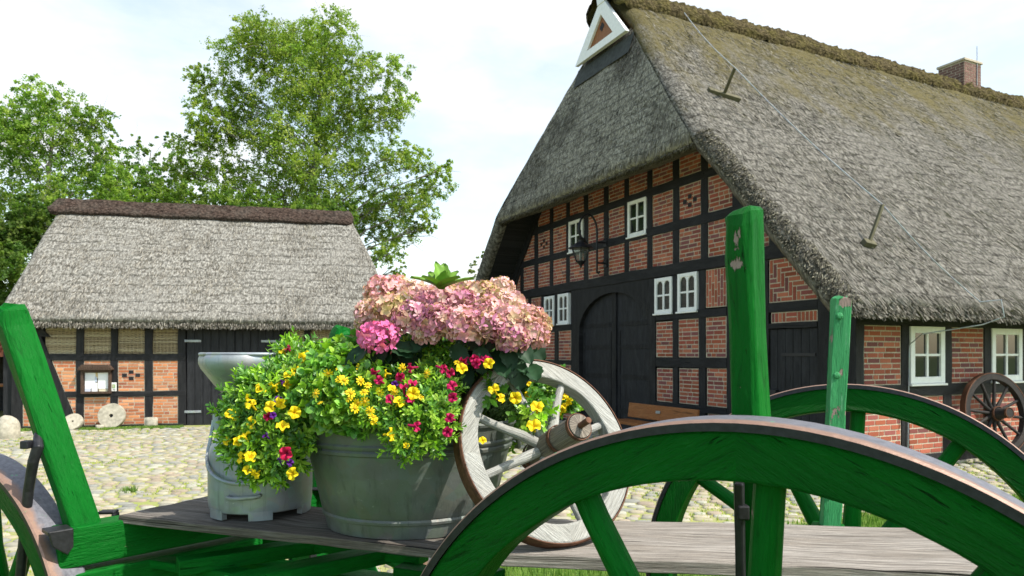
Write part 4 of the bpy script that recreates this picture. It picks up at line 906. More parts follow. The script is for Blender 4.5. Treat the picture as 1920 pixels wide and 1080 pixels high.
# ------------------------------------------------------------------ trees
LG = [np.array([(.17, .22, .035), (.21, .26, .05), (.12, .175, .03), (.25, .28, .07), (.14, .20, .05)]), np.array([(.09, .15, .03), (.13, .19, .04), (.07, .125, .03), (.16, .21, .05)])]
def tree(name, label, cat, clumps, Y, trunk_px, pal, leaf=.11, dens=1., bark='birch', seed=1, droop=.55, depth=1., tr=.2, group='trees behind the barn'):
    r = np.random.default_rng(seed); base = onz(trunk_px[0], 760, 0); base = Vector(((trunk_px[0]-HX)/FPX*Y, Y, -.02))
    t = thing(name, label, cat, base, 0, group); b = np.array(base); V, C_ = [], []; cents = []
    for (x, y, rp) in clumps:
        rr = rp/FPX*Y; c = np.array(at(x, y, Y))+np.array([0, r.normal()*rr*.7*depth, 0]); cents.append((c, rr))
        ns = int(150*dens*(rp/50)**2); dv = r.normal(size=(ns, 3)); dv /= np.linalg.norm(dv, axis=1)[:, None]
        p0 = c+dv*(rr*r.random((ns, 1))**.42)*np.array([1.12, 1., .92]); tone = r.uniform(.8, 1.2)
        for q, d in zip(p0, dv):
            k = 34; ln_ = rr*r.uniform(.22, .55); out = d*np.array([1, 1, .35])+np.array([0, 0, .15]); tt = r.random((k, 1))
            P = q+out*ln_*tt*.8+np.array([0, 0, -droop])*ln_*tt**2+r.normal(size=(k, 3))*ln_*.16
            n = r.normal(size=(k, 3))+np.array([0, 0, .9]); n /= np.linalg.norm(n, axis=1)[:, None]; a = np.cross(n, r.normal(size=(k, 3))); a /= np.linalg.norm(a, axis=1)[:, None]; bb_ = np.cross(n, a)
            L = leaf*r.uniform(.6, 1.25, size=(k, 1)); V.append(np.stack([P-a*L*.5, P+bb_*L*.3, P+a*L*.5, P-bb_*L*.3], 1).reshape(-1, 3))
            c3 = pal[r.integers(len(pal))]*tone*r.uniform(.75, 1.3, size=(k, 1)); C_.append(np.repeat(c3, 4, 0))
    V = np.concatenate(V)-b; F = np.arange(len(V)).reshape(-1, 4); fast('crown', V, F, M['leaf_far'], t, np.concatenate(C_))
    mb = MB(); zs = [c[2] for c, _ in cents]; top = max(zs)-.5; tx = np.mean([c[0] for c, _ in cents])-b[0]
    pts = [Vector((0, 0, 0))]+[Vector((tx*f*.8+r.normal()*.12, r.normal()*.15, top*f)) for f in (.2, .4, .6, .8, 1)]; mb.tube(pts, [tr, tr*.85, tr*.66, tr*.48, tr*.28, tr*.08], 9)
    for c, rr in cents:
        g = c-b; f = min(.95, max(.15, (g[2]-1.2-.35*math.hypot(g[0]-tx*.5, g[1]))/top)); i = int(f*5); st = pts[i].lerp(pts[min(5, i+1)], f*5-i); e = Vector(g)
        m1 = st.lerp(e, .5)+Vector((0, 0, .25*(e-st).length*.4)); k = float(tr*(.26-.19*f)); mb.tube([st, m1, e], [k, k*.6, k*.15], 6)
        for _ in range(4): d = Vector(r.normal(size=3)*rr*.75); mb.tube([m1.lerp(e, .6), e.lerp(e+d, .55), e+d], [k*.4, k*.22, k*.08], 5)
    obj('trunk', mb, M[bark], t, 0, True); return t
tree('birch_tree', 'tall spreading birch with light airy crown behind the barn ridge', 'tree',
     [(545, 50, 55), (515, 85, 50), (445, 95, 42), (470, 55, 34), (575, 120, 62), (630, 70, 45), (655, 130, 45), (412, 170, 42), (380, 145, 26), (525, 175, 55), (610, 190, 62), (435, 235, 45), (392, 220, 34), (500, 260, 45), (365, 265, 34), (575, 270, 62), (650, 250, 52), (680, 210, 32), (735, 150, 34), (748, 195, 34), (725, 235, 36),
      (620, 335, 55), (540, 340, 50), (405, 310, 42), (455, 330, 40), (695, 320, 42), (755, 300, 34), (785, 300, 28), (818, 345, 30), (770, 355, 38), (725, 375, 42), (790, 395, 30), (830, 320, 22), (800, 425, 18), (560, 390, 50), (480, 380, 44), (620, 400, 44), (660, 375, 40), (420, 250, 36), (460, 200, 30), (690, 420, 32), (740, 430, 36), (780, 430, 20), (735, 480, 26), (700, 475, 24), (748, 505, 16), (490, 130, 24), (350, 320, 30)], 27, (590, 0), LG[0]*1.45, .095, 1.05, seed=3, tr=.26)
tree('birch_tree', 'rounded drooping birch left of the barn ridge at the picture edge', 'tree',
     [(95, 190, 40), (55, 215, 42), (135, 215, 42), (178, 225, 30), (20, 235, 40), (-25, 260, 50), (85, 255, 48), (150, 275, 45), (40, 300, 52), (195, 275, 22), (110, 325, 50), (175, 330, 40), (215, 340, 34), (205, 370, 30), (10, 360, 50), (70, 385, 45), (-30, 400, 60), (120, 375, 40)], 26, (105, 0), LG[1]*np.array([2.0, 1.9, 1.7]), .10, .85, seed=5, tr=.24)
tree('leafy_tree', 'dark dense low tree behind the left slope of the barn roof', 'tree', [(20, 440, 50), (60, 440, 40), (-30, 470, 60), (30, 500, 50), (-10, 540, 50), (10, 580, 45), (70, 400, 40)], 23, (10, 0), LG[1]*1.2, .12, 1.1, 'bark', 7, .3, .7, .18)
tree('leafy_tree', 'thin open tree in the gap between the two tall birches', 'tree', [(235, 300, 28), (262, 335, 34), (300, 300, 22), (300, 255, 16), (330, 330, 34), (215, 345, 32), (285, 365, 36), (345, 290, 26), (250, 270, 22), (280, 330, 30), (315, 365, 32), (225, 375, 30)], 30, (270, 0), LG[1]*1.7, .11, .8, 'bark', 9, .4, 1, .16)
tree('leafy_tree', 'low bright shrubby tree just above the middle of the barn ridge', 'tree', [(360, 375, 36), (410, 385, 36), (455, 380, 34), (500, 390, 34), (550, 385, 34), (600, 395, 32), (645, 400, 28), (310, 380, 32), (250, 385, 30), (200, 380, 32)], 24, (450, 0), LG[0]*np.array([.95, 1.1, 1.]), .10, 1.1, 'bark', 11, .3, 1, .14)
tree('leafy_tree', 'small distant tree peeping out left of the farmhouse roof verge', 'tree', [(905, 480, 14), (900, 505, 20), (915, 525, 22), (905, 560, 30)], 38, (912, 0), LG[0]*.9, .13, .8, 'bark', 13, .3, 1, .14)

# ------------------------------------------------------------------ the green wagon
AX = R(28.6)
wg = thing('farm_wagon', 'old green painted wooden farm wagon with big iron-tyred spoked wheels and upright stakes', 'wagon', (-.1, 2.3, 0))
bpy.context.view_layer.update()
wo_ = Vector((-.1, 2.3, 0))
def wheel(loc, az, Rr, wid, fel, ph, tilt=0, spr=.028, hub=(.12, .26, .16), g='green_face_shaded'):
    e = bpy.data.objects.new('wheel', None); COL.objects.link(e); e.empty_display_size = .1; e.parent = wg
    y = Vector((math.sin(az)*math.cos(tilt), math.cos(az)*math.cos(tilt), math.sin(tilt))); z = (Vector((0, 0, 1))-y*y.z).normalized(); x = y.cross(z)
    e.matrix_basis = Matrix.Translation(Vector(loc)-wo_) @ Matrix((x, y, z)).transposed().to_4x4()
    wheel_parts(e, Rr, wid, fel, 12, ph, .018, hub, (M[g], M['tyre'], M['green'], M['green'], M['iron']), spr, .07, 128, 6, .006)
nw = Vector((.385, 1.195, .792)); axd = Vector((math.sin(AX), math.cos(AX), 0))
wheel(nw+axd*.065, AX, .792, .13, .088, R(4)); wheel((1.305, 2.70, .79), AX, .79, .13, .088, R(3), -.10)
wheel(Vector((-1.9656, 2.4629, .671))+axd*.05, AX, .671, .11, .075, R(12), 0, .026, (.11, .22, .12)); wheel((-.93, 3.75, .67), R(36), .67, .11, .075, R(5), 0, .026, (.12, .26, .16))
W = lambda p: Vector(p)-wo_
def wpart(name, bars, mat='green', bevel=.008):
    mb = MB()
    for b in bars: mb.bar(W(b[0]), W(b[1]), b[2], b[3], b[4] if len(b) > 4 else (0, 0, 1), None, b[5] if len(b) > 5 else 1)
    return obj(name, mb, M[mat], wg, bevel, False, 0, 3)
def stake(base, top, wd, th, az, mat, cham=.3, name='stake', tip=.012):
    # octagonal-ish stake with chamfered corners and a rounded worn head
    base, top = W(base), W(top); z = (top-base).normalized(); x = Vector((math.cos(az), -math.sin(az), 0)); x = (x-z*x.dot(z)).normalized(); y = z.cross(x)
    c = cham; pr = [(-1, -1+c), (-1+c, -1), (1-c, -1), (1, -1+c), (1, 1-c), (1-c, 1), (-1+c, 1), (-1, 1-c)]; L = (top-base).length; V, F, U = [], [], []
    st = [(0, 1), (.15, 1.), (.35, .99), (.55, .985), (.75, .98), (.9, .975), (1-tip/L*1.6, .96), (1-tip/L*.4, .84), (1, .62)]
    for k, (t, s) in enumerate(st):
        for i, (a, b) in enumerate(pr): j = .004*rnd.uniform(-1, 1)*(2 if k > 5 else 1); V.append(base+z*(t*L+ (j if k > 5 else 0))+x*(a*wd/2*s+j)+y*(b*th/2*s+j*.5))
    per = [0]
    for i in range(8): per.append(per[-1]+math.dist((pr[i][0]*wd/2, pr[i][1]*th/2), (pr[(i+1) % 8][0]*wd/2, pr[(i+1) % 8][1]*th/2)))
    for k in range(len(st)-1):
        for i in range(8): j = (i+1) % 8; F.append((k*8+i, k*8+j, (k+1)*8+j, (k+1)*8+i)); U.append([(per[i]+i*.3, st[k][0]*L), (per[i+1]+i*.3, st[k][0]*L), (per[i+1]+i*.3, st[k+1][0]*L), (per[i]+i*.3, st[k+1][0]*L)])
    F.append(tuple(range((len(st)-1)*8, len(st)*8))); U.append([(V[q].x*3, V[q].y*3) for q in F[-1]]); F.append(tuple(range(7, -1, -1))); U.append([(0, 0)]*8)
    mb = MB(); mb.raw(V, F, U); return obj(name, mb, M[mat], wg, .004)
# bolsters carrying the stakes
bz = 1.12; az1 = R(42.5); d1_ = Vector((math.sin(az1), math.cos(az1), 0)); p1 = Vector((-1.415, 2.32, bz)); n1 = Vector((d1_.y, -d1_.x, 0))
b1 = wpart('bolster', [(p1-d1_*.10-Vector((0, 0, .05)), p1+d1_*1.02-Vector((0, 0, .05)), .10, .13)])
wpart('axle_beam', [(p1-d1_*.08-Vector((0, 0, .19)), p1+d1_*1.05-Vector((0, 0, .19)), .12, .11)])
wpart('bolster_plate', [(p1+d1_*.10+Vector((0, 0, .003)), p1+d1_*.26+Vector((0, 0, .003)), .09, .008)], 'green_pale', .002)
q2 = Vector((.84, 1.96, 1.075)); dr = axd
wpart('bolster', [(q2-dr*.72-Vector((0, 0, .06)), q2+dr*.70-Vector((0, 0, .06)), .11, .12)]); wpart('axle_beam', [(q2-dr*.8-Vector((0, 0, .26)), q2+dr*.85-Vector((0, 0, .26)), .12, .16)])
wpart('pole', [((-1.15, 2.72, .86), (.95, 1.95, .86), .09, .10)])
for a, b, wd, th in (((-.86, 2.08, 1.0), (-.36, 2.50, 1.0), .085, .05), ((-1.1, 2.28, 1.0), (-.70, 2.545, 1.0), .07, .05), ((-.52, 1.8, .97), (-.05, 2.3, .97), .08, .05)): wpart('cross_bar', [(a, b, wd, th)], 'green', .004)
for a, b in (((-.92, 2.62, 1.0), (-.3, 2.36, 1.0)), ((-1.3, 2.46, .97), (-.2, 2.03, .95)), ((-.38, 2.32, .98), (-.1, 2.2, .98))): wpart('side_rail', [(a, b, .07, .03)], 'green', .004)
# stakes
stake((-1.43, 2.32, 1.115), (-1.70, 2.34, 1.86), .072, .095, az1-R(5), 'green', .28, tip=.02)
stake((-.835, 2.95, 1.1), (-.735, 2.97, 1.815), .07, .065, az1, 'green', .35, tip=.02)
ns = stake((.52, 1.46, 1.02), (.475, 1.42, 1.993), .060, .068, AX+R(20), 'green', .30, tip=.018)
stake((1.158, 2.53, 1.02), (1.187, 2.5, 1.905), .060, .055, R(8), 'green_pale', .12, tip=.006)
for k in range(4):
    mb = MB(); mb.lathe([(.013, .002), (.012, -.001), (.009, -.003), (0, -.0035)], 12, W(Vector((1.158, 2.53, 1.02)).lerp(Vector((1.187, 2.5, 1.905)), .2+.24*k)+Vector((-.014, -.027, 0))), 'Y'); obj('bolt_head', mb, M['green_pale'], wg, 0, True)
mb = MB(); mb.bar(W((.480, 1.435, .75)), W((.459, 1.40, 1.44)), .018, .02); mb.box(W((.465, 1.40, 1.38)), (.024, .024, .03)); obj('iron_strap', mb, M['iron'], wg, .004)
# irons at the front bolster
mb = MB(); mb.tube([W((-1.60, 2.36, 1.44)), W((-1.565, 2.29, 1.43)), W((-1.545, 2.26, 1.395)), W((-1.56, 2.26, 1.35)), W((-1.59, 2.28, 1.25)), W((-1.66, 2.32, .8))], [.008, .014, .018, .017, .016, .016], 8); mb.box(W((-1.575, 2.25, 1.405)), (.026, .03, .026)); obj('iron_stay', mb, M['iron'], wg, .004)
e0 = p1-d1_*.10
mb = MB(); mb.box(W(e0+n1*.035+d1_*.0+Vector((0, 0, .014))), (.075, .07, .014), Matrix.Rotation(-az1, 3, 'Z')); Vv = [e0+n1*.062+d1_*a+Vector((0, 0, h)) for a, h in ((-.035, .02), (.035, .02), (.035, -.04), (.018, -.062), (-.022, -.03))]
mb.face([W(v) for v in Vv]); mb.face([W(v+n1*.012) for v in Vv])
for i in range(5): j = (i+1) % 5; mb.face([W(Vv[i]), W(Vv[j]), W(Vv[j]+n1*.012), W(Vv[i]+n1*.012)])
obj('corner_iron', mb, M['iron'], wg, .003)
for c in (Vector(at(203, 966, 2.5)), Vector(at(598, 922, 2.9))): mb = MB(); mb.box(W(c+Vector((0, 0, .012))), (.06, .04, .012), Matrix.Rotation(.1, 3, 'Z')); mb.box(W(c+Vector((.026, 0, -.02))), (.012, .04, .06)); obj('end_bracket', mb, M['iron'], wg, .006)

# loose planks laid across the wagon
def plank(name, label, cs, th, mat, nl=26, nw=6, amp=.004, seed=1, group=None):
    # cs: near-left, near-right, far-right, far-left top corners
    a, b, c, d = [np.array(p) for p in cs]; V, U = [], []; Ll = np.linalg.norm(b-a); Wd = np.linalg.norm(d-a)
    for k in (0, 1):
        for i in range(nl):
            for j in range(nw):
                s, t = i/(nl-1), j/(nw-1); p = (a*(1-s)+b*s)*(1-t)+(d*(1-s)+c*s)*t
                e = vnoise(np.array([[s*9, t*3, k*5.+seed]]), 1., seed)[0]; ed = vnoise(np.array([[s*16, (j > 0)*7., seed]]), 1., seed+3)[0]
                if j in (0, nw-1): p = p+(d-a)/Wd*ed*.012*(1 if j == 0 else -1)
                if i in (0, nl-1): p = p+(b-a)/Ll*vnoise(np.array([[t*9, i*3., seed]]), 1, 9)[0]*.03
                V.append(p+np.array([0, 0, (e*amp*2 if k == 0 else -th+e*amp)])); U.append((t*Wd+k*.5, s*Ll))
    n = nl*nw; F = []
    for k in (0, 1):
        for i in range(nl-1):
            for j in range(nw-1): F.append(tuple(k*n+q for q in (i*nw+j, (i+1)*nw+j, (i+1)*nw+j+1, i*nw+j+1)))
    Uf = [[U[q] for q in f] for f in F]; bd = [(i, 0) for i in range(nl)]+[(nl-1, j) for j in range(1, nw)]+[(i, nw-1) for i in range(nl-2, -1, -1)]+[(0, j) for j in range(nw-2, 0, -1)]
    for q in range(len(bd)):
        x, y = bd[q], bd[(q+1) % len(bd)]; i0, i1 = x[0]*nw+x[1], y[0]*nw+y[1]; F.append((i0, i0+n, i1+n, i1)); u0, u1 = U[i0], U[i1]; Uf.append([(u0[0], u0[1]), (u0[0]+th, u0[1]), (u1[0]+th, u1[1]), (u1[0], u1[1])])
    mb = MB(); mb.raw(V, F, Uf); o = obj(name, mb, M[mat], None, .003); tag(o, label, 'plank', group); return o
pz = 1.15
pl = lambda x, y, z: tuple(onz(x, y, z))
plank('plank', 'thin dark weathered plank with split end carrying the milk can and zinc tub', [pl(219, 966, pz), (-.075, 1.905, pz), (.03, 2.15, pz), pl(402, 926, pz)], .028, 'plank_dark', 30, 7, .005, 2, 'weathered planks laid across the wagon')
plank('plank', 'thick pale grey plank with long cracks on the right end of the wagon', [(-.03, 1.90, 1.15), pl(1960, 1082, 1.15), pl(1960, 994, 1.15), (-.0, 2.33, 1.15)], .034, 'plank_pale', 34, 8, .006, 5, 'weathered planks laid across the wagon')
PZ = 1.152
# ------------------------------------------------------------------ milk can and strainer
k_ = (1.7-PZ)/.58
cc = Vector((-.93*k_, 2.57*k_, PZ)); mc = thing('milk_can', 'dented grey aluminium milk can with wire handle standing on the dark plank', 'milk can', cc)
S_ = k_
prof = [(.0, .03), (.150, .03), (.172, .022), (.178, .026), (.182, .05), (.183, .12), (.183, .205), (.181, .225), (.172, .25), (.15, .285), (.125, .325), (.116, .345), (.115, .40), (.125, .405), (.125, .415), (.112, .415), (.108, .36), (.108, .3)]
mb = MB(); mb.lathe([(r*S_, h*S_) for r, h in prof], 56, (0, 0, 0), 'Z', False, None, .004); body = obj('body', mb, M['alu'], mc, 0, True)
mb = MB(); n = 56
for k in range(n):
    a0, a1 = 2*math.pi*k/n, 2*math.pi*(k+1)/n; am = (a0+a1)/2
    deg = math.degrees(am) % 360
    if any(abs((deg-c+180) % 360-180) < 17 for c in (262, 322, 22, 82, 142, 202)): continue
    r0, r1 = .158*S_, .179*S_; z0, z1 = 0, .032*S_; f = lambda r, a, z: (r*math.cos(a), r*math.sin(a), z)
    V = [f(r0, a0, z0), f(r1, a0, z0), f(r1, a1, z0), f(r0, a1, z0), f(r0, a0, z1), f(r1*1.01, a0, z1), f(r1*1.01, a1, z1), f(r0, a1, z1)]; mb.raw(V, [(0, 1, 2, 3), (4, 5, 6, 7), (0, 1, 5, 4), (1, 2, 6, 5), (2, 3, 7, 6), (3, 0, 4, 7)])
obj('foot_ring', mb, M['alu'], mc)
mb = MB(); a = R(262); 
def cp(r, deg, h): return (r*math.cos(R(deg))*S_, r*math.sin(R(deg))*S_, h*S_)
mb.tube([cp(.180, 256, .085), cp(.200, 257, .085), cp(.206, 262, .084), cp(.207, 272, .086), cp(.206, 283, .088), cp(.200, 288, .09), cp(.180, 289, .09)], .0075*S_, 8); obj('grip', mb, M['alu'], mc, 0, True)
for dg in (188, 8): mb = MB(); mb.tube([cp(.13, dg, .30), cp(.158, dg, .305), cp(.165, dg, .33), cp(.15, dg, .35), cp(.118, dg, .345)], .009*S_, 8); mb.tube([cp(.155, dg, .30), cp(.16, dg, .36)], [.016*S_, .012*S_], 8); obj('handle_ear', mb, M['alu'], mc, 0, True)
mb = MB(); hp = []
for t in np.linspace(0, 1, 22):
    dg = 188+172*t; sag = math.sin(math.pi*t); hp.append(cp(.168+.04*sag, dg, .335-.20*sag**.55))
mb.tube(hp, .0068*S_, 8); obj('wire_handle', mb, M['alu'], mc, 0, True)
st_ = thing('milk_strainer', 'wide dented metal strainer bowl sitting on the milk can mouth', 'strainer', cc+Vector((.0, 0, .40*S_)))
zt = (1.695-PZ)/S_-.40
prof = [(.085, -.02), (.09, .0), (.12, .03), (.165, .07), (.195, .103), (.211, zt-.05), (.218, zt-.03), (.216, zt-.012), (.212, zt-.004), (.21, zt), (.206, zt), (.205, zt-.01), (.195, zt-.045), (.11, .04), (.08, .01), (.08, -.02)]
mb = MB(); mb.lathe([(r*S_, h*S_) for r, h in prof], 64, (0, 0, 0), 'Z', False, None, .006); o = obj('bowl', mb, M['alu'], st_, 0, True)
me = o.data; P = np.array([v.co[:] for v in me.vertices]); d = vnoise(P, 11, 7)*.026+vnoise(P, 27, 3)*.010
for v, k in zip(me.vertices, d): r = math.hypot(v.co.x, v.co.y); v.co.x *= 1+k/r*.8; v.co.y *= 1+k/r*.8
mb = MB(); mb.lathe([(.207*S_+.006*math.cos(a), zt*S_+.003+.006*math.sin(a)) for a in np.linspace(0, 6.28, 9)[:-1]], 64, (0, 0, 0), 'Z', True); obj('rim', mb, M['alu'], st_, 0, True)

# ------------------------------------------------------------------ zinc tub
tk = (1.7-PZ)/.58; tcn = Vector((-.353*tk, 2.39*tk, PZ)); tub = thing('zinc_tub', 'big oval galvanised zinc tub planted with flowers standing on the dark plank', 'tub', tcn)
prof = [(0, .02), (.262, .02), (.27, .0), (.277, .002), (.281, .018), (.285, .044), (.293, .047), (.295, .055), (.29, .062), (.296, .07), (.318, .16), (.336, .235), (.343, .262), (.350, .266), (.352, .275), (.346, .281), (.352, .286), (.355, .294), (.350, .30), (.358, .33), (.362, .345), (.369, .347), (.371, .355), (.366, .362), (.358, .36), (.355, .345), (.345, .29)]
mb = MB(); mb.lathe([(r*tk, h*tk) for r, h in prof], 80, (0, 0, 0), 'Z', False, None, .005); obj('body', mb, M['zinc'], tub, 0, True)
mb = MB(); mb.lathe([(0, .335*tk), (.12*tk, .345*tk), (.25*tk, .335*tk), (.352*tk, .32*tk)], 40); obj('soil', mb, m_plain('potting_soil', (.03, .022, .015), 1, 0, .1, .5, 40, .9, .02), tub)
tub.scale = (1, .85, 1)
for dg in (20, 200):
    mb = MB(); f = lambda d, r, h: (r*tk*math.cos(R(d)), r*tk*math.sin(R(d)), h*tk); mb.tube([f(dg-12, .345, .28), f(dg-12, .375, .285), f(dg-8, .385, .25), f(dg+8, .385, .25), f(dg+12, .375, .285), f(dg+12, .345, .28)], .008, 8); obj('handle', mb, M['zinc'], tub, 0, True)

# ------------------------------------------------------------------ small old wheel leaning on the tub
sw = thing('whitewashed_cart_wheel', 'small worn whitewashed spoked wheel with long wooden hub leaning on the zinc tub', 'wheel', (0, 0, 0))
az, tl_ = -.511, -.446; nn = Vector((math.sin(az)*math.cos(tl_), math.cos(az)*math.cos(tl_), math.sin(tl_))); sR = .1409*2.05; sc_ = Vector((.0873/1.6*2.05, 2.05, 1.7-(1.7-1.486)/1.6*2.05))
wid = .052; fel = sR*.19; ro = sR-.006; ri = ro-fel
def sm_wheel():
    root = sw; y = nn.normalized(); z = (Vector((0, 0, 1))-y*y.z).normalized(); x = y.cross(z); root.matrix_world = Matrix.Translation(sc_+nn*wid*.5) @ Matrix((x, y, z)).transposed().to_4x4()
    wheel_parts(root, sR, wid, fel, 8, R(-16), .006, (.041, .20, .11), (M['old_white'], M['rust'], M['old_white'], M['hub_wood'], M['rust']), .0125, -.012, 96, 4, .004, (.84, .88, .95))
sm_wheel()
mb = MB(); mb.tube([(0, -.245, 0), (0, -.18, 0)], .0095, 10); obj('axle_pin', mb, M['rust'], sw, .002)

# ------------------------------------------------------------------ plants
def sprigs(P, D, pal, r, n_leaf=(9, 14), L=(.022, .034), wd=.27, slen=.05):
    V, F, C_ = [], [], []; n = 0
    for p, d in zip(P, D):
        d = d/np.linalg.norm(d); k = r.integers(*n_leaf); a0 = r.random()*6; u = np.cross(d, [.3, .5, .8]); u /= np.linalg.norm(u); v = np.cross(d, u); sl = slen*r.uniform(.6, 1.2); base = pal[r.integers(len(pal))]*r.uniform(.8, 1.2)
        for i in range(k):
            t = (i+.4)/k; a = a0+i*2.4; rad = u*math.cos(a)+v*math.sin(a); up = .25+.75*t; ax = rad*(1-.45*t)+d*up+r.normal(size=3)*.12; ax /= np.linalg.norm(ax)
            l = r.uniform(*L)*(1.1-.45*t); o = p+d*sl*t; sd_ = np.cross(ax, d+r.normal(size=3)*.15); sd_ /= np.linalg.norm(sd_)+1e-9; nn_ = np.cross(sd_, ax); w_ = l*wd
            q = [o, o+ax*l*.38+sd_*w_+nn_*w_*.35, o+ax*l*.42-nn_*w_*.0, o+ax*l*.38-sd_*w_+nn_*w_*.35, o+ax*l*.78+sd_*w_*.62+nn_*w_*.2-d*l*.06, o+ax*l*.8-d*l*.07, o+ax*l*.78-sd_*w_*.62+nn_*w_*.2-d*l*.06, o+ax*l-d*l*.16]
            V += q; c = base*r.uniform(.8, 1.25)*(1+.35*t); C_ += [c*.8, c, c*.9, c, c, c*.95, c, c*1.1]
            F += [(n, n+2, n+1, n+1), (n, n+3, n+2, n+2), (n+1, n+2, n+5, n+4), (n+2, n+3, n+6, n+5), (n+4, n+5, n+7, n+7), (n+5, n+6, n+7, n+7)]; n += 8
    return V, F, C_
def tri(F): return [t for f in F for t in ([(f[0], f[1], f[2]), (f[0], f[2], f[3])] if f[2] != f[3] else [f[:3]])]
def petunia(name, pet, throat, n=5, r=.023):
    mb = MB(); m = n*6
    for k in range(m):
        a0, a1 = 2*math.pi*k/m, 2*math.pi*(k+1)/m
        R0 = lambda a: r*(1-.13*abs(math.cos(n*a/2))**3+.04*math.sin(3*n*a)); z = lambda a: .0015*math.cos(n*a)
        P0, P1 = [(rr*math.cos(a0)*R0(a0), rr*math.sin(a0)*R0(a0), h+z(a0)*rr*3) for rr, h in ((.0, -.016), (.22, -.006), (.62, .0), (1, -.001))], [(rr*math.cos(a1)*R0(a1), rr*math.sin(a1)*R0(a1), h+z(a1)*rr*3) for rr, h in ((.0, -.016), (.22, -.006), (.62, .0), (1, -.001))]
        cs = [throat, tuple(.35*x+.65*y for x, y in zip(throat, pet)), pet, tuple(min(1, x*1.08) for x in pet)]; vein = .82 if k % 6 in (2, 3) else 1
        for i in range(3): mb.face([P0[i], P0[i+1], P1[i+1], P1[i]], None, [tuple(c*vein for c in cs[i]), cs[i+1], cs[i+1], tuple(c*vein for c in cs[i])])
    mb.tube([(0, 0, -.006), (0, 0, -.026)], [.0045, .003], 6, False, tuple(x*.7 for x in pet))
    o = obj(name, mb, M['petal'], None, 0, True); me = o.data; bpy.data.objects.remove(o); 
    return me
def daisy():
    mb = MB()
    for k in range(9):
        a = 2*math.pi*k/9+rnd.uniform(-.1, .1); f = lambda r, da, z: (r*math.cos(a+da), r*math.sin(a+da), z); mb.face([f(.003, 0, 0), f(.010, .26, .001), f(.0145, .12, -.001), f(.0145, -.12, -.001), f(.010, -.26, .001)], None, rnd.choice([(.80, .55, .01), (.85, .62, .02)]))
    mb.lathe([(.005, 0), (.005, .002), (.003, .004), (0, .0045)], 8, (0, 0, 0), 'Z', False, (.62, .36, .01)); o = obj('flower', mb, M['petal'], None, 0, True); me = o.data; bpy.data.objects.remove(o); return me
FL = {'y': petunia('flower', (.83, .60, .012), (.62, .30, .005), 5, .019), 'm': petunia('flower', (.50, .012, .10), (.14, .004, .03), 5, .015), 'r': petunia('flower', (.55, .01, .07), (.10, .004, .02), 5, .018), 'p': petunia('flower', (.10, .012, .22), (.04, .005, .08), 5, .017), 'd': daisy()}
for m_ in FL.values():
    if not m_.materials: m_.materials.append(M['petal'])
def plant(name, label, cat, root, blobs, nsp, pal, flowers, seed, L=(.022, .034), wd=.27, Yf=.0, grav=.0, group=None):
    r = np.random.default_rng(seed); t = thing(name, label, cat, root, 0, group); rt = np.array(root); P, D = [], []; tot = sum(b[2]**2 for b in blobs)
    for (x, y, rp, Y, *g) in blobs:
        c = np.array(at(x, y, Y)); rr = rp/FPX*Y; n = int(nsp*rp*rp/tot); dv = r.normal(size=(n, 3)); dv[:, 1] -= .35; dv /= np.linalg.norm(dv, axis=1)[:, None]
        P.append(c+dv*rr*r.random((n, 1))**.33*np.array([1, .8, 1])); D.append(dv*.8+np.array([0, -.25, .55 if not g else g[0]])+r.normal(size=(n, 3))*.3)
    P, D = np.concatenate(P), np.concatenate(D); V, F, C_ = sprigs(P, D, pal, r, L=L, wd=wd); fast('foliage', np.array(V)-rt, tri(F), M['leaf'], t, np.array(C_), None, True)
    mb = MB(); ii = r.permutation(len(P))[:max(30, len(P)//6)]
    for i in ii:
        e = Vector(P[i]-rt); m1 = e*.5+Vector((0, 0, .05)); mb.tube([Vector(r.normal(size=3)*.02)*1., m1, e], [.0022, .0018, .0012], 5, False)
    obj('stems', mb, m_plain('green_stem_%d' % seed, (.07, .13, .03), .6), t, 0, True)
    for f in flowers:
        kind, x, y, Y = f[:4]; s = f[4] if len(f) > 4 else 1.; o = link('flower', FL[kind], t); d = Vector((r.normal()*.7, -.8+.3*r.normal(), .55+.55*r.normal())) if len(f) < 6 else Vector(f[5])
        o.matrix_basis = Matrix.Translation(at(x, y, Y-Yf)-Vector(root)) @ d.to_track_quat('Z', 'Y').to_matrix().to_4x4() @ Matrix.Rotation(r.random()*6, 4, 'Z') @ Matrix.Scale(s, 4)
    return t
GP = np.array([(.18, .34, .022), (.24, .41, .03), (.13, .27, .022), (.28, .43, .05)])
GD = np.array([(.06, .165, .026), (.09, .21, .032), (.125, .26, .04)])
q_ = tk
Yt = 2.39*tk
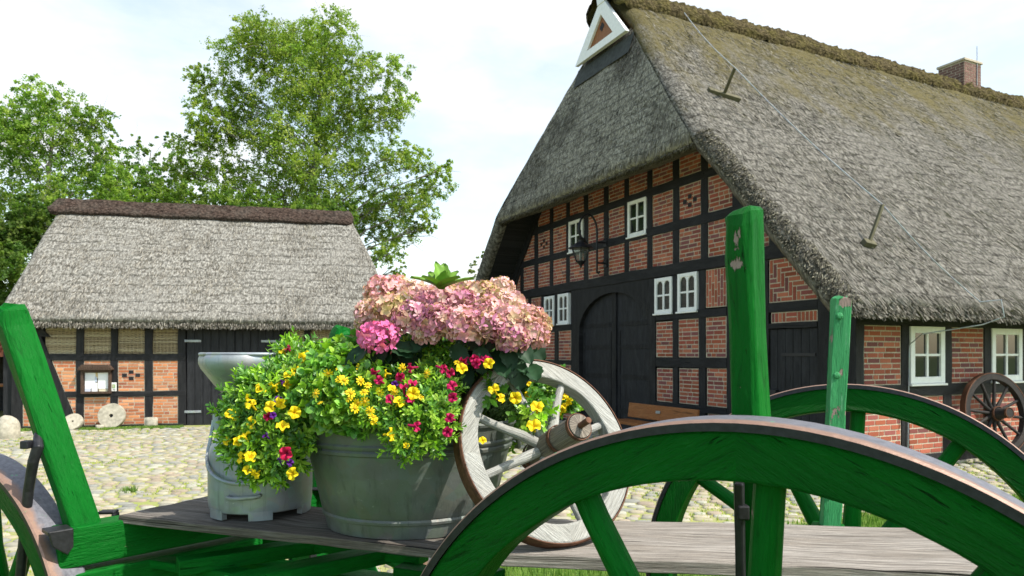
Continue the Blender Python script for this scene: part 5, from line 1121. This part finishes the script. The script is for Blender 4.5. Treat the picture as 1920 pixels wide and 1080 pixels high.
fa = [('y', 553, 773, 2.02), ('y', 505, 762, 2.03), ('y', 525, 756, 2.04), ('y', 457, 815, 2.05), ('y', 470, 793, 2.05), ('y', 449, 858, 2.04), ('y', 470, 855, 2.03), ('y', 465, 880, 2.03, .8), ('y', 547, 888, 2.0), ('y', 446, 828, 2.06, .8), ('y', 478, 890, 2.03, .8), ('y', 530, 797, 2.02), ('y', 490, 728, 2.1), ('y', 512, 727, 2.1), ('y', 543, 702, 2.12), ('y', 555, 698, 2.14), ('y', 596, 690, 2.14), ('y', 590, 706, 2.1), ('y', 462, 750, 2.08), ('y', 470, 757, 2.06), ('y', 430, 775, 2.1, .8), ('y', 441, 780, 2.1, .8), ('y', 565, 672, 2.18), ('y', 573, 665, 2.2, .8), ('y', 529, 657, 2.24, .8), ('y', 540, 720, 2.1, .8), ('y', 425, 826, 2.1, .8), ('y', 611, 705, 2.12, .9),
      ('r', 535, 850, 2.0, 1.15), ('p', 521, 750, 2.07, .8), ('p', 497, 815, 2.04, .7), ('p', 468, 842, 2.06, .7), ('p', 526, 865, 2.03, .8), ('m', 503, 782, 2.04), ('p', 528, 717, 2.1, .6), ('m', 538, 652, 2.24), ('p', 512, 778, 2.03, .6), ('p', 545, 868, 2.03, .7)]
Ya = 2.19
plant('trailing_petunia', 'bushy trailing plant with yellow and purple flowers hanging over the milk can', 'flowers', tuple(at(590, 760, Ya)),
      [(560, 668, 28, 2.3), (552, 695, 34, 2.22), (512, 735, 36, 2.14), (470, 752, 40, 2.14), (520, 752, 48, 2.12), (560, 728, 46, 2.16), (590, 700, 34, 2.2), (455, 790, 34, 2.12, .1), (500, 800, 48, 2.09, .1), (545, 795, 44, 2.09, .1), (470, 835, 34, 2.09, -.2), (515, 840, 42, 2.06, -.2), (550, 835, 30, 2.06, -.1), (480, 872, 20, 2.07, -.5), (520, 872, 26, 2.05, -.4), (580, 780, 26, 2.1)], 1150, np.concatenate([GP, GD]), fa, 31, (.026, .042), .175, .06)
fb = [('d', 637, 710, 2.08), ('d', 645, 713, 2.07), ('d', 658, 737, 2.05), ('d', 592, 738, 2.06), ('d', 600, 755, 2.04, .6), ('d', 671, 755, 2.04), ('d', 684, 753, 2.04), ('d', 676, 714, 2.08), ('d', 665, 765, 2.03, 1.1), ('d', 638, 690, 2.14), ('d', 655, 748, 2.05, .8), ('d', 675, 690, 2.14), ('d', 700, 782, 2.02), ('d', 694, 770, 2.02, .9), ('d', 615, 700, 2.12, 1.1), ('d', 683, 735, 2.05, .9), ('d', 740, 735, 2.05, .8), ('d', 620, 675, 2.2), ('d', 690, 722, 2.07, .8), ('d', 648, 735, 2.05, .7)]
plant('zinnia_plant', 'broad leaved plant with tiny yellow daisies in the left front of the zinc tub', 'flowers', tuple(at(650, 790, Ya)),
      [(620, 710, 38, 2.12), (600, 742, 32, 2.06), (645, 715, 40, 2.08), (640, 748, 36, 2.02), (680, 710, 38, 2.1), (685, 746, 34, 2.02), (655, 684, 30, 2.2), (612, 772, 22, 2.02), (665, 774, 22, 1.99), (710, 738, 28, 2.04), (625, 690, 26, 2.2)], 620, np.concatenate([GD*1.25, GP*.9]), fb, 33, (.034, .052), .34, .15)
fc = [('m', 847, 722, 2.0), ('m', 848, 745, 2.0), ('m', 842, 783, 1.98), ('m', 839, 810, 1.98), ('m', 783, 800, 1.98, 1.1), ('m', 709, 712, 2.08), ('m', 757, 723, 2.05), ('m', 774, 716, 2.05), ('m', 732, 748, 2.03), ('m', 770, 747, 2.02), ('m', 832, 692, 2.06), ('m', 768, 690, 2.1), ('m', 868, 679, 2.1), ('m', 890, 674, 2.1), ('m', 905, 672, 2.1), ('m', 915, 676, 2.1), ('m', 892, 682, 2.08), ('m', 750, 708, 2.08), ('m', 845, 700, 2.05), ('p', 740, 720, 2.07, .6), ('m', 700, 700, 2.1),
      ('y', 775, 737, 2.02), ('y', 750, 752, 2.02), ('y', 735, 814, 1.98), ('y', 735, 727, 2.05, .7), ('y', 866, 690, 2.07, .9), ('y', 916, 681, 2.08, .9), ('y', 722, 700, 2.1, .7), ('y', 762, 835, 1.98, .5), ('y', 700, 790, 2.0, .6), ('d', 712, 735, 2.05), ('d', 755, 690, 2.12), ('d', 800, 700, 2.08), ('d', 790, 745, 2.02, .7), ('y', 905, 825, 2.0, .6), ('d', 860, 680, 2.1)]
plant('calibrachoa', 'fine leaved plant with magenta and yellow flowers spilling over the tub front', 'flowers', tuple(at(800, 790, Ya)),
      [(730, 705, 34, 2.12), (780, 690, 40, 2.14), (790, 668, 26, 2.2), (825, 705, 36, 2.10), (870, 690, 30, 2.32), (905, 690, 24, 2.36), (750, 745, 38, 2.03), (795, 745, 42, 2.02), (830, 745, 26, 2.02), (770, 780, 30, 1.94), (805, 785, 30, 1.93), (828, 785, 18, 1.94), (735, 775, 22, 1.95), (760, 812, 20, 1.90, -.2), (815, 815, 18, 1.91, -.2), (705, 780, 22, 1.97), (756, 835, 12, 1.89, -.4), (870, 730, 22, 2.36), (800, 666, 22, 2.12), (758, 668, 24, 2.16), (835, 676, 22, 2.12), (865, 672, 18, 2.34), (915, 672, 16, 2.4), (720, 675, 24, 2.2)], 1500, np.concatenate([GP, GD]), fc, 35, (.024, .038), .17, .135)
fd = [('y', 925, 728, 1.97, 1.), ('y', 967, 746, 1.97), ('y', 941, 746, 1.98, .8), ('y', 1007, 761, 1.95, 1.1), ('y', 1001, 796, 1.93, 1.15), ('y', 989, 740, 2.26, 1.0), ('y', 988, 715, 2.28, .9), ('y', 904, 822, 2.26, 1.), ('y', 1050, 745, 2.33, .9), ('y', 1058, 760, 2.33, .8), ('y', 1066, 752, 2.33, .8), ('y', 1045, 775, 2.33, .8), ('y', 1048, 735, 2.33, .7), ('y', 1062, 740, 2.33, .7), ('y', 1055, 770, 2.33, .7)]
plant('yellow_petunia', 'leafy plant with large yellow flowers growing through the small white wheel', 'flowers', tuple(at(930, 790, Ya)),
      [(920, 742, 20, 2.32), (950, 735, 28, 2.36), (985, 735, 32, 2.36), (1000, 770, 24, 2.34), (960, 765, 30, 2.34), (925, 785, 24, 2.34), (990, 792, 16, 2.10), (950, 800, 24, 2.33), (1040, 740, 26, 2.42), (1052, 765, 18, 2.42), (1005, 778, 14, 2.07), (925, 738, 12, 2.03), (915, 805, 16, 2.32)], 260, np.concatenate([GP, GD]), fd, 37, (.026, .040), .28, .0)

# hydrangea
hy = thing('hydrangea', 'full hydrangea bush with faded cream pink mophead blooms in the zinc tub', 'hydrangea', tuple(at(850, 770, Yt)))
hb = np.array(at(850, 770, Yt)); r = np.random.default_rng(77)
PINK = np.array([(.78, .58, .52), (.74, .42, .46), (.62, .31, .44), (.50, .22, .38), (.60, .54, .28), (.82, .70, .58), (.46, .42, .17), (.68, .36, .42), (.80, .62, .60)])*np.array([1., .89, .87])
def bloom(px, py, rp, Y, pal, nf=135, label=None, fs=.0172, mixw=None):
    c = np.array(at(px, py, Y)); rr = rp/FPX*Y; V, F, C_ = [], [], []; n = 0; main = pal[r.integers(len(pal))]
    for k in range(nf):
        z = 1-2*(k+.5)/nf; ph = k*2.39996; q = math.sqrt(max(0, 1-z*z)); d = np.array([q*math.cos(ph), q*math.sin(ph), z])+r.normal(size=3)*.12; d /= np.linalg.norm(d)
        if d[2] < -.75: continue
        o = c+d*rr*np.array([1, 1, .82])*r.uniform(.74, 1.06); u = np.cross(d, r.normal(size=3)); u /= np.linalg.norm(u); v = np.cross(d, u)
        tilt = d+r.normal(size=3)*.7; tilt /= np.linalg.norm(tilt); col = pal[r.integers(len(pal))]*.6+main*.4; col = col*r.uniform(.82, 1.15); s = fs*r.uniform(.8, 1.15)
        tip = np.clip(col*np.array([1.05, .82, .95]), 0, .82); cen = col*np.array([.8, .85, .7])
        for j in range(4):
            a = j*math.pi/2+r.normal()*.1; x = u*math.cos(a)+v*math.sin(a); y = np.cross(tilt, x); cu = r.uniform(.15, .55)
            q8 = [o, o+x*s*.48+y*s*.46+tilt*s*.16, o+x*s*.5+tilt*s*.02, o+x*s*.48-y*s*.46+tilt*s*.16, o+x*s*.90+y*s*.24+tilt*s*cu*.8, o+x*s*1.08+tilt*s*cu*.9, o+x*s*.90-y*s*.24+tilt*s*cu*.8]
            V += q8; C_ += [cen, col, col*.93, col, tip, tip, tip]; F += [(n, n+2, n+1), (n, n+3, n+2), (n+1, n+2, n+5), (n+1, n+5, n+4), (n+2, n+3, n+6), (n+2, n+6, n+5)]; n += 7
    o = fast('flower_head', np.array(V)-hb, F, M['petal'], hy, np.array(C_)); 
    if label: o['label'] = label
heads = [(722, 540, 40, 2.32), (700, 580, 34, 2.16), (740, 575, 40, 2.12), (780, 548, 36, 2.28), (775, 590, 40, 2.05), (820, 560, 40, 2.22), (822, 598, 40, 2.02), (865, 565, 38, 2.22), (868, 605, 42, 2.0), (905, 545, 36, 2.32), (912, 580, 38, 2.12), (915, 612, 36, 2.0), (948, 565, 38, 2.24), (955, 600, 40, 2.06), (985, 595, 36, 2.14), (960, 632, 30, 2.0), (995, 622, 34, 2.06), (842, 556, 34, 2.3), (805, 562, 30, 2.2), (1005, 600, 26, 2.2), (870, 540, 30, 2.4), (745, 530, 28, 2.4), (800, 620, 24, 2.02), (940, 530, 24, 2.45), (690, 600, 22, 2.2)]
heads = [(x, 590+(y-582)*.93, q, Y) for x, y, q, Y in heads]
for h in heads: bloom(*h, PINK[r.permutation(len(PINK))[:6]])
bloom(708, 632, 37, 2.0, np.array([(.78, .17, .42), (.72, .13, .36), (.82, .24, .48)]), 85, 'bright pink fresh flower head', .0185)
def big_leaf(V, F, C_, o, ax, nrm, l, w, col, serr=True):
    n = len(V); ax = ax/np.linalg.norm(ax); sd_ = np.cross(ax, nrm); sd_ /= np.linalg.norm(sd_); nn_ = np.cross(sd_, ax); m = 9
    for i in range(m):
        t = i/(m-1); ww = w*math.sin(math.pi*min(1, t*.93+.06))**.8*(1-.25*t)+.0004; z = -.25*l*t*t; e = .12*w*(i % 2)
        for k in (-1, -.5, 0, .5, 1): V.append(o+ax*l*t+nn_*(z+abs(k)*w*.28-.03*w*(i % 2)*abs(k))+sd_*k*(ww+(e if abs(k) == 1 else 0))); C_.append(col*(1.25 if k == 0 else 1)*(1+.12*(i % 2)))
    for i in range(m-1):
        for k in range(4): a = n+i*5+k; F += [(a, a+1, a+6), (a, a+6, a+5)]
V, F, C_ = [], [], []
for k in range(95):
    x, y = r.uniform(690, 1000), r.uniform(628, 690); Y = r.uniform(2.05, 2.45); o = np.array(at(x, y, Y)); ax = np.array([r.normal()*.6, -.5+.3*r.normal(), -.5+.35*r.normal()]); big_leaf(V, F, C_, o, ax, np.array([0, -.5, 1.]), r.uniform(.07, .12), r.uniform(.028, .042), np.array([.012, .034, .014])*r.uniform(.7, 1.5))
for x, y, dx, dz in ((688, 662, -.7, -.5), (735, 655, .6, -.25), (850, 655, .5, -.8), (948, 655, .3, -.9), (968, 650, .5, -.6), (900, 660, .1, -.9), (745, 660, .7, 0)):
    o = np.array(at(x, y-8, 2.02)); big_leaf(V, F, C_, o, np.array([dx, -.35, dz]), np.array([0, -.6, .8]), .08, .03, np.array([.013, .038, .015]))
fast('leaves', np.array(V)-hb, F, M['hleaf'], hy, np.array(C_), None, True)
V, F, C_ = [], [], []
for ax, l, w in (((-.95, -.1, .62), .085, .030), ((.95, -.15, .55), .088, .032), ((.6, -.6, .55), .075, .032), ((-.55, -.6, .6), .07, .028), ((.05, .3, 1.2), .08, .024), ((.5, .4, .9), .075, .026), ((-.5, .4, .95), .07, .026), ((.15, -.4, 1.), .055, .022), ((-.1, -.1, 1.2), .075, .02)):
    big_leaf(V, F, C_, np.array(at(828, 543, 2.08)), np.array(ax), np.array([0, -.2, 1.])+.01, l*1.15, w*1.1, np.array([.12, .23, .03])*r.uniform(.8, 1.25))
so_ = fast('shoot_tip', np.array(V)-hb, F, M['hleaf'], hy, np.array(C_), None, True)
mb = MB()
for h in heads: e = Vector(np.array(at(h[0], h[1]+8, h[3]))-hb); mb.tube([Vector((r.normal()*.05, r.normal()*.05, -.01)), e*.5+Vector((0, .02, -.01)), e], [.005, .004, .003], 6, False)
obj('stems', mb, m_plain('hydrangea_stem', (.06, .08, .03), .7), hy, 0, True)

# grass strip and tufts near the barn
P = np.stack([rng.uniform(-.5, 3.9, 9000), rng.uniform(.28, .75, 9000)], 1); bp = np.array([barnw(a, b, -.005)[:] for a, b in P]); blades('barn_grass', bp[vnoise(bp, 2.2, 4) > -.12], .02, .07, gcol*1.1, 'strip of short grass along the foot of the barn', .007)
c = onz(240, 923, 0); P = np.stack([rng.normal(c.x, .045, 160), rng.normal(c.y, .05, 160), np.full(160, 0.)], 1); blades('grass_tuft', P, .03, .09, gcol, 'small green tuft growing alone in the cobbles beside the wagon plank', .004, .7)
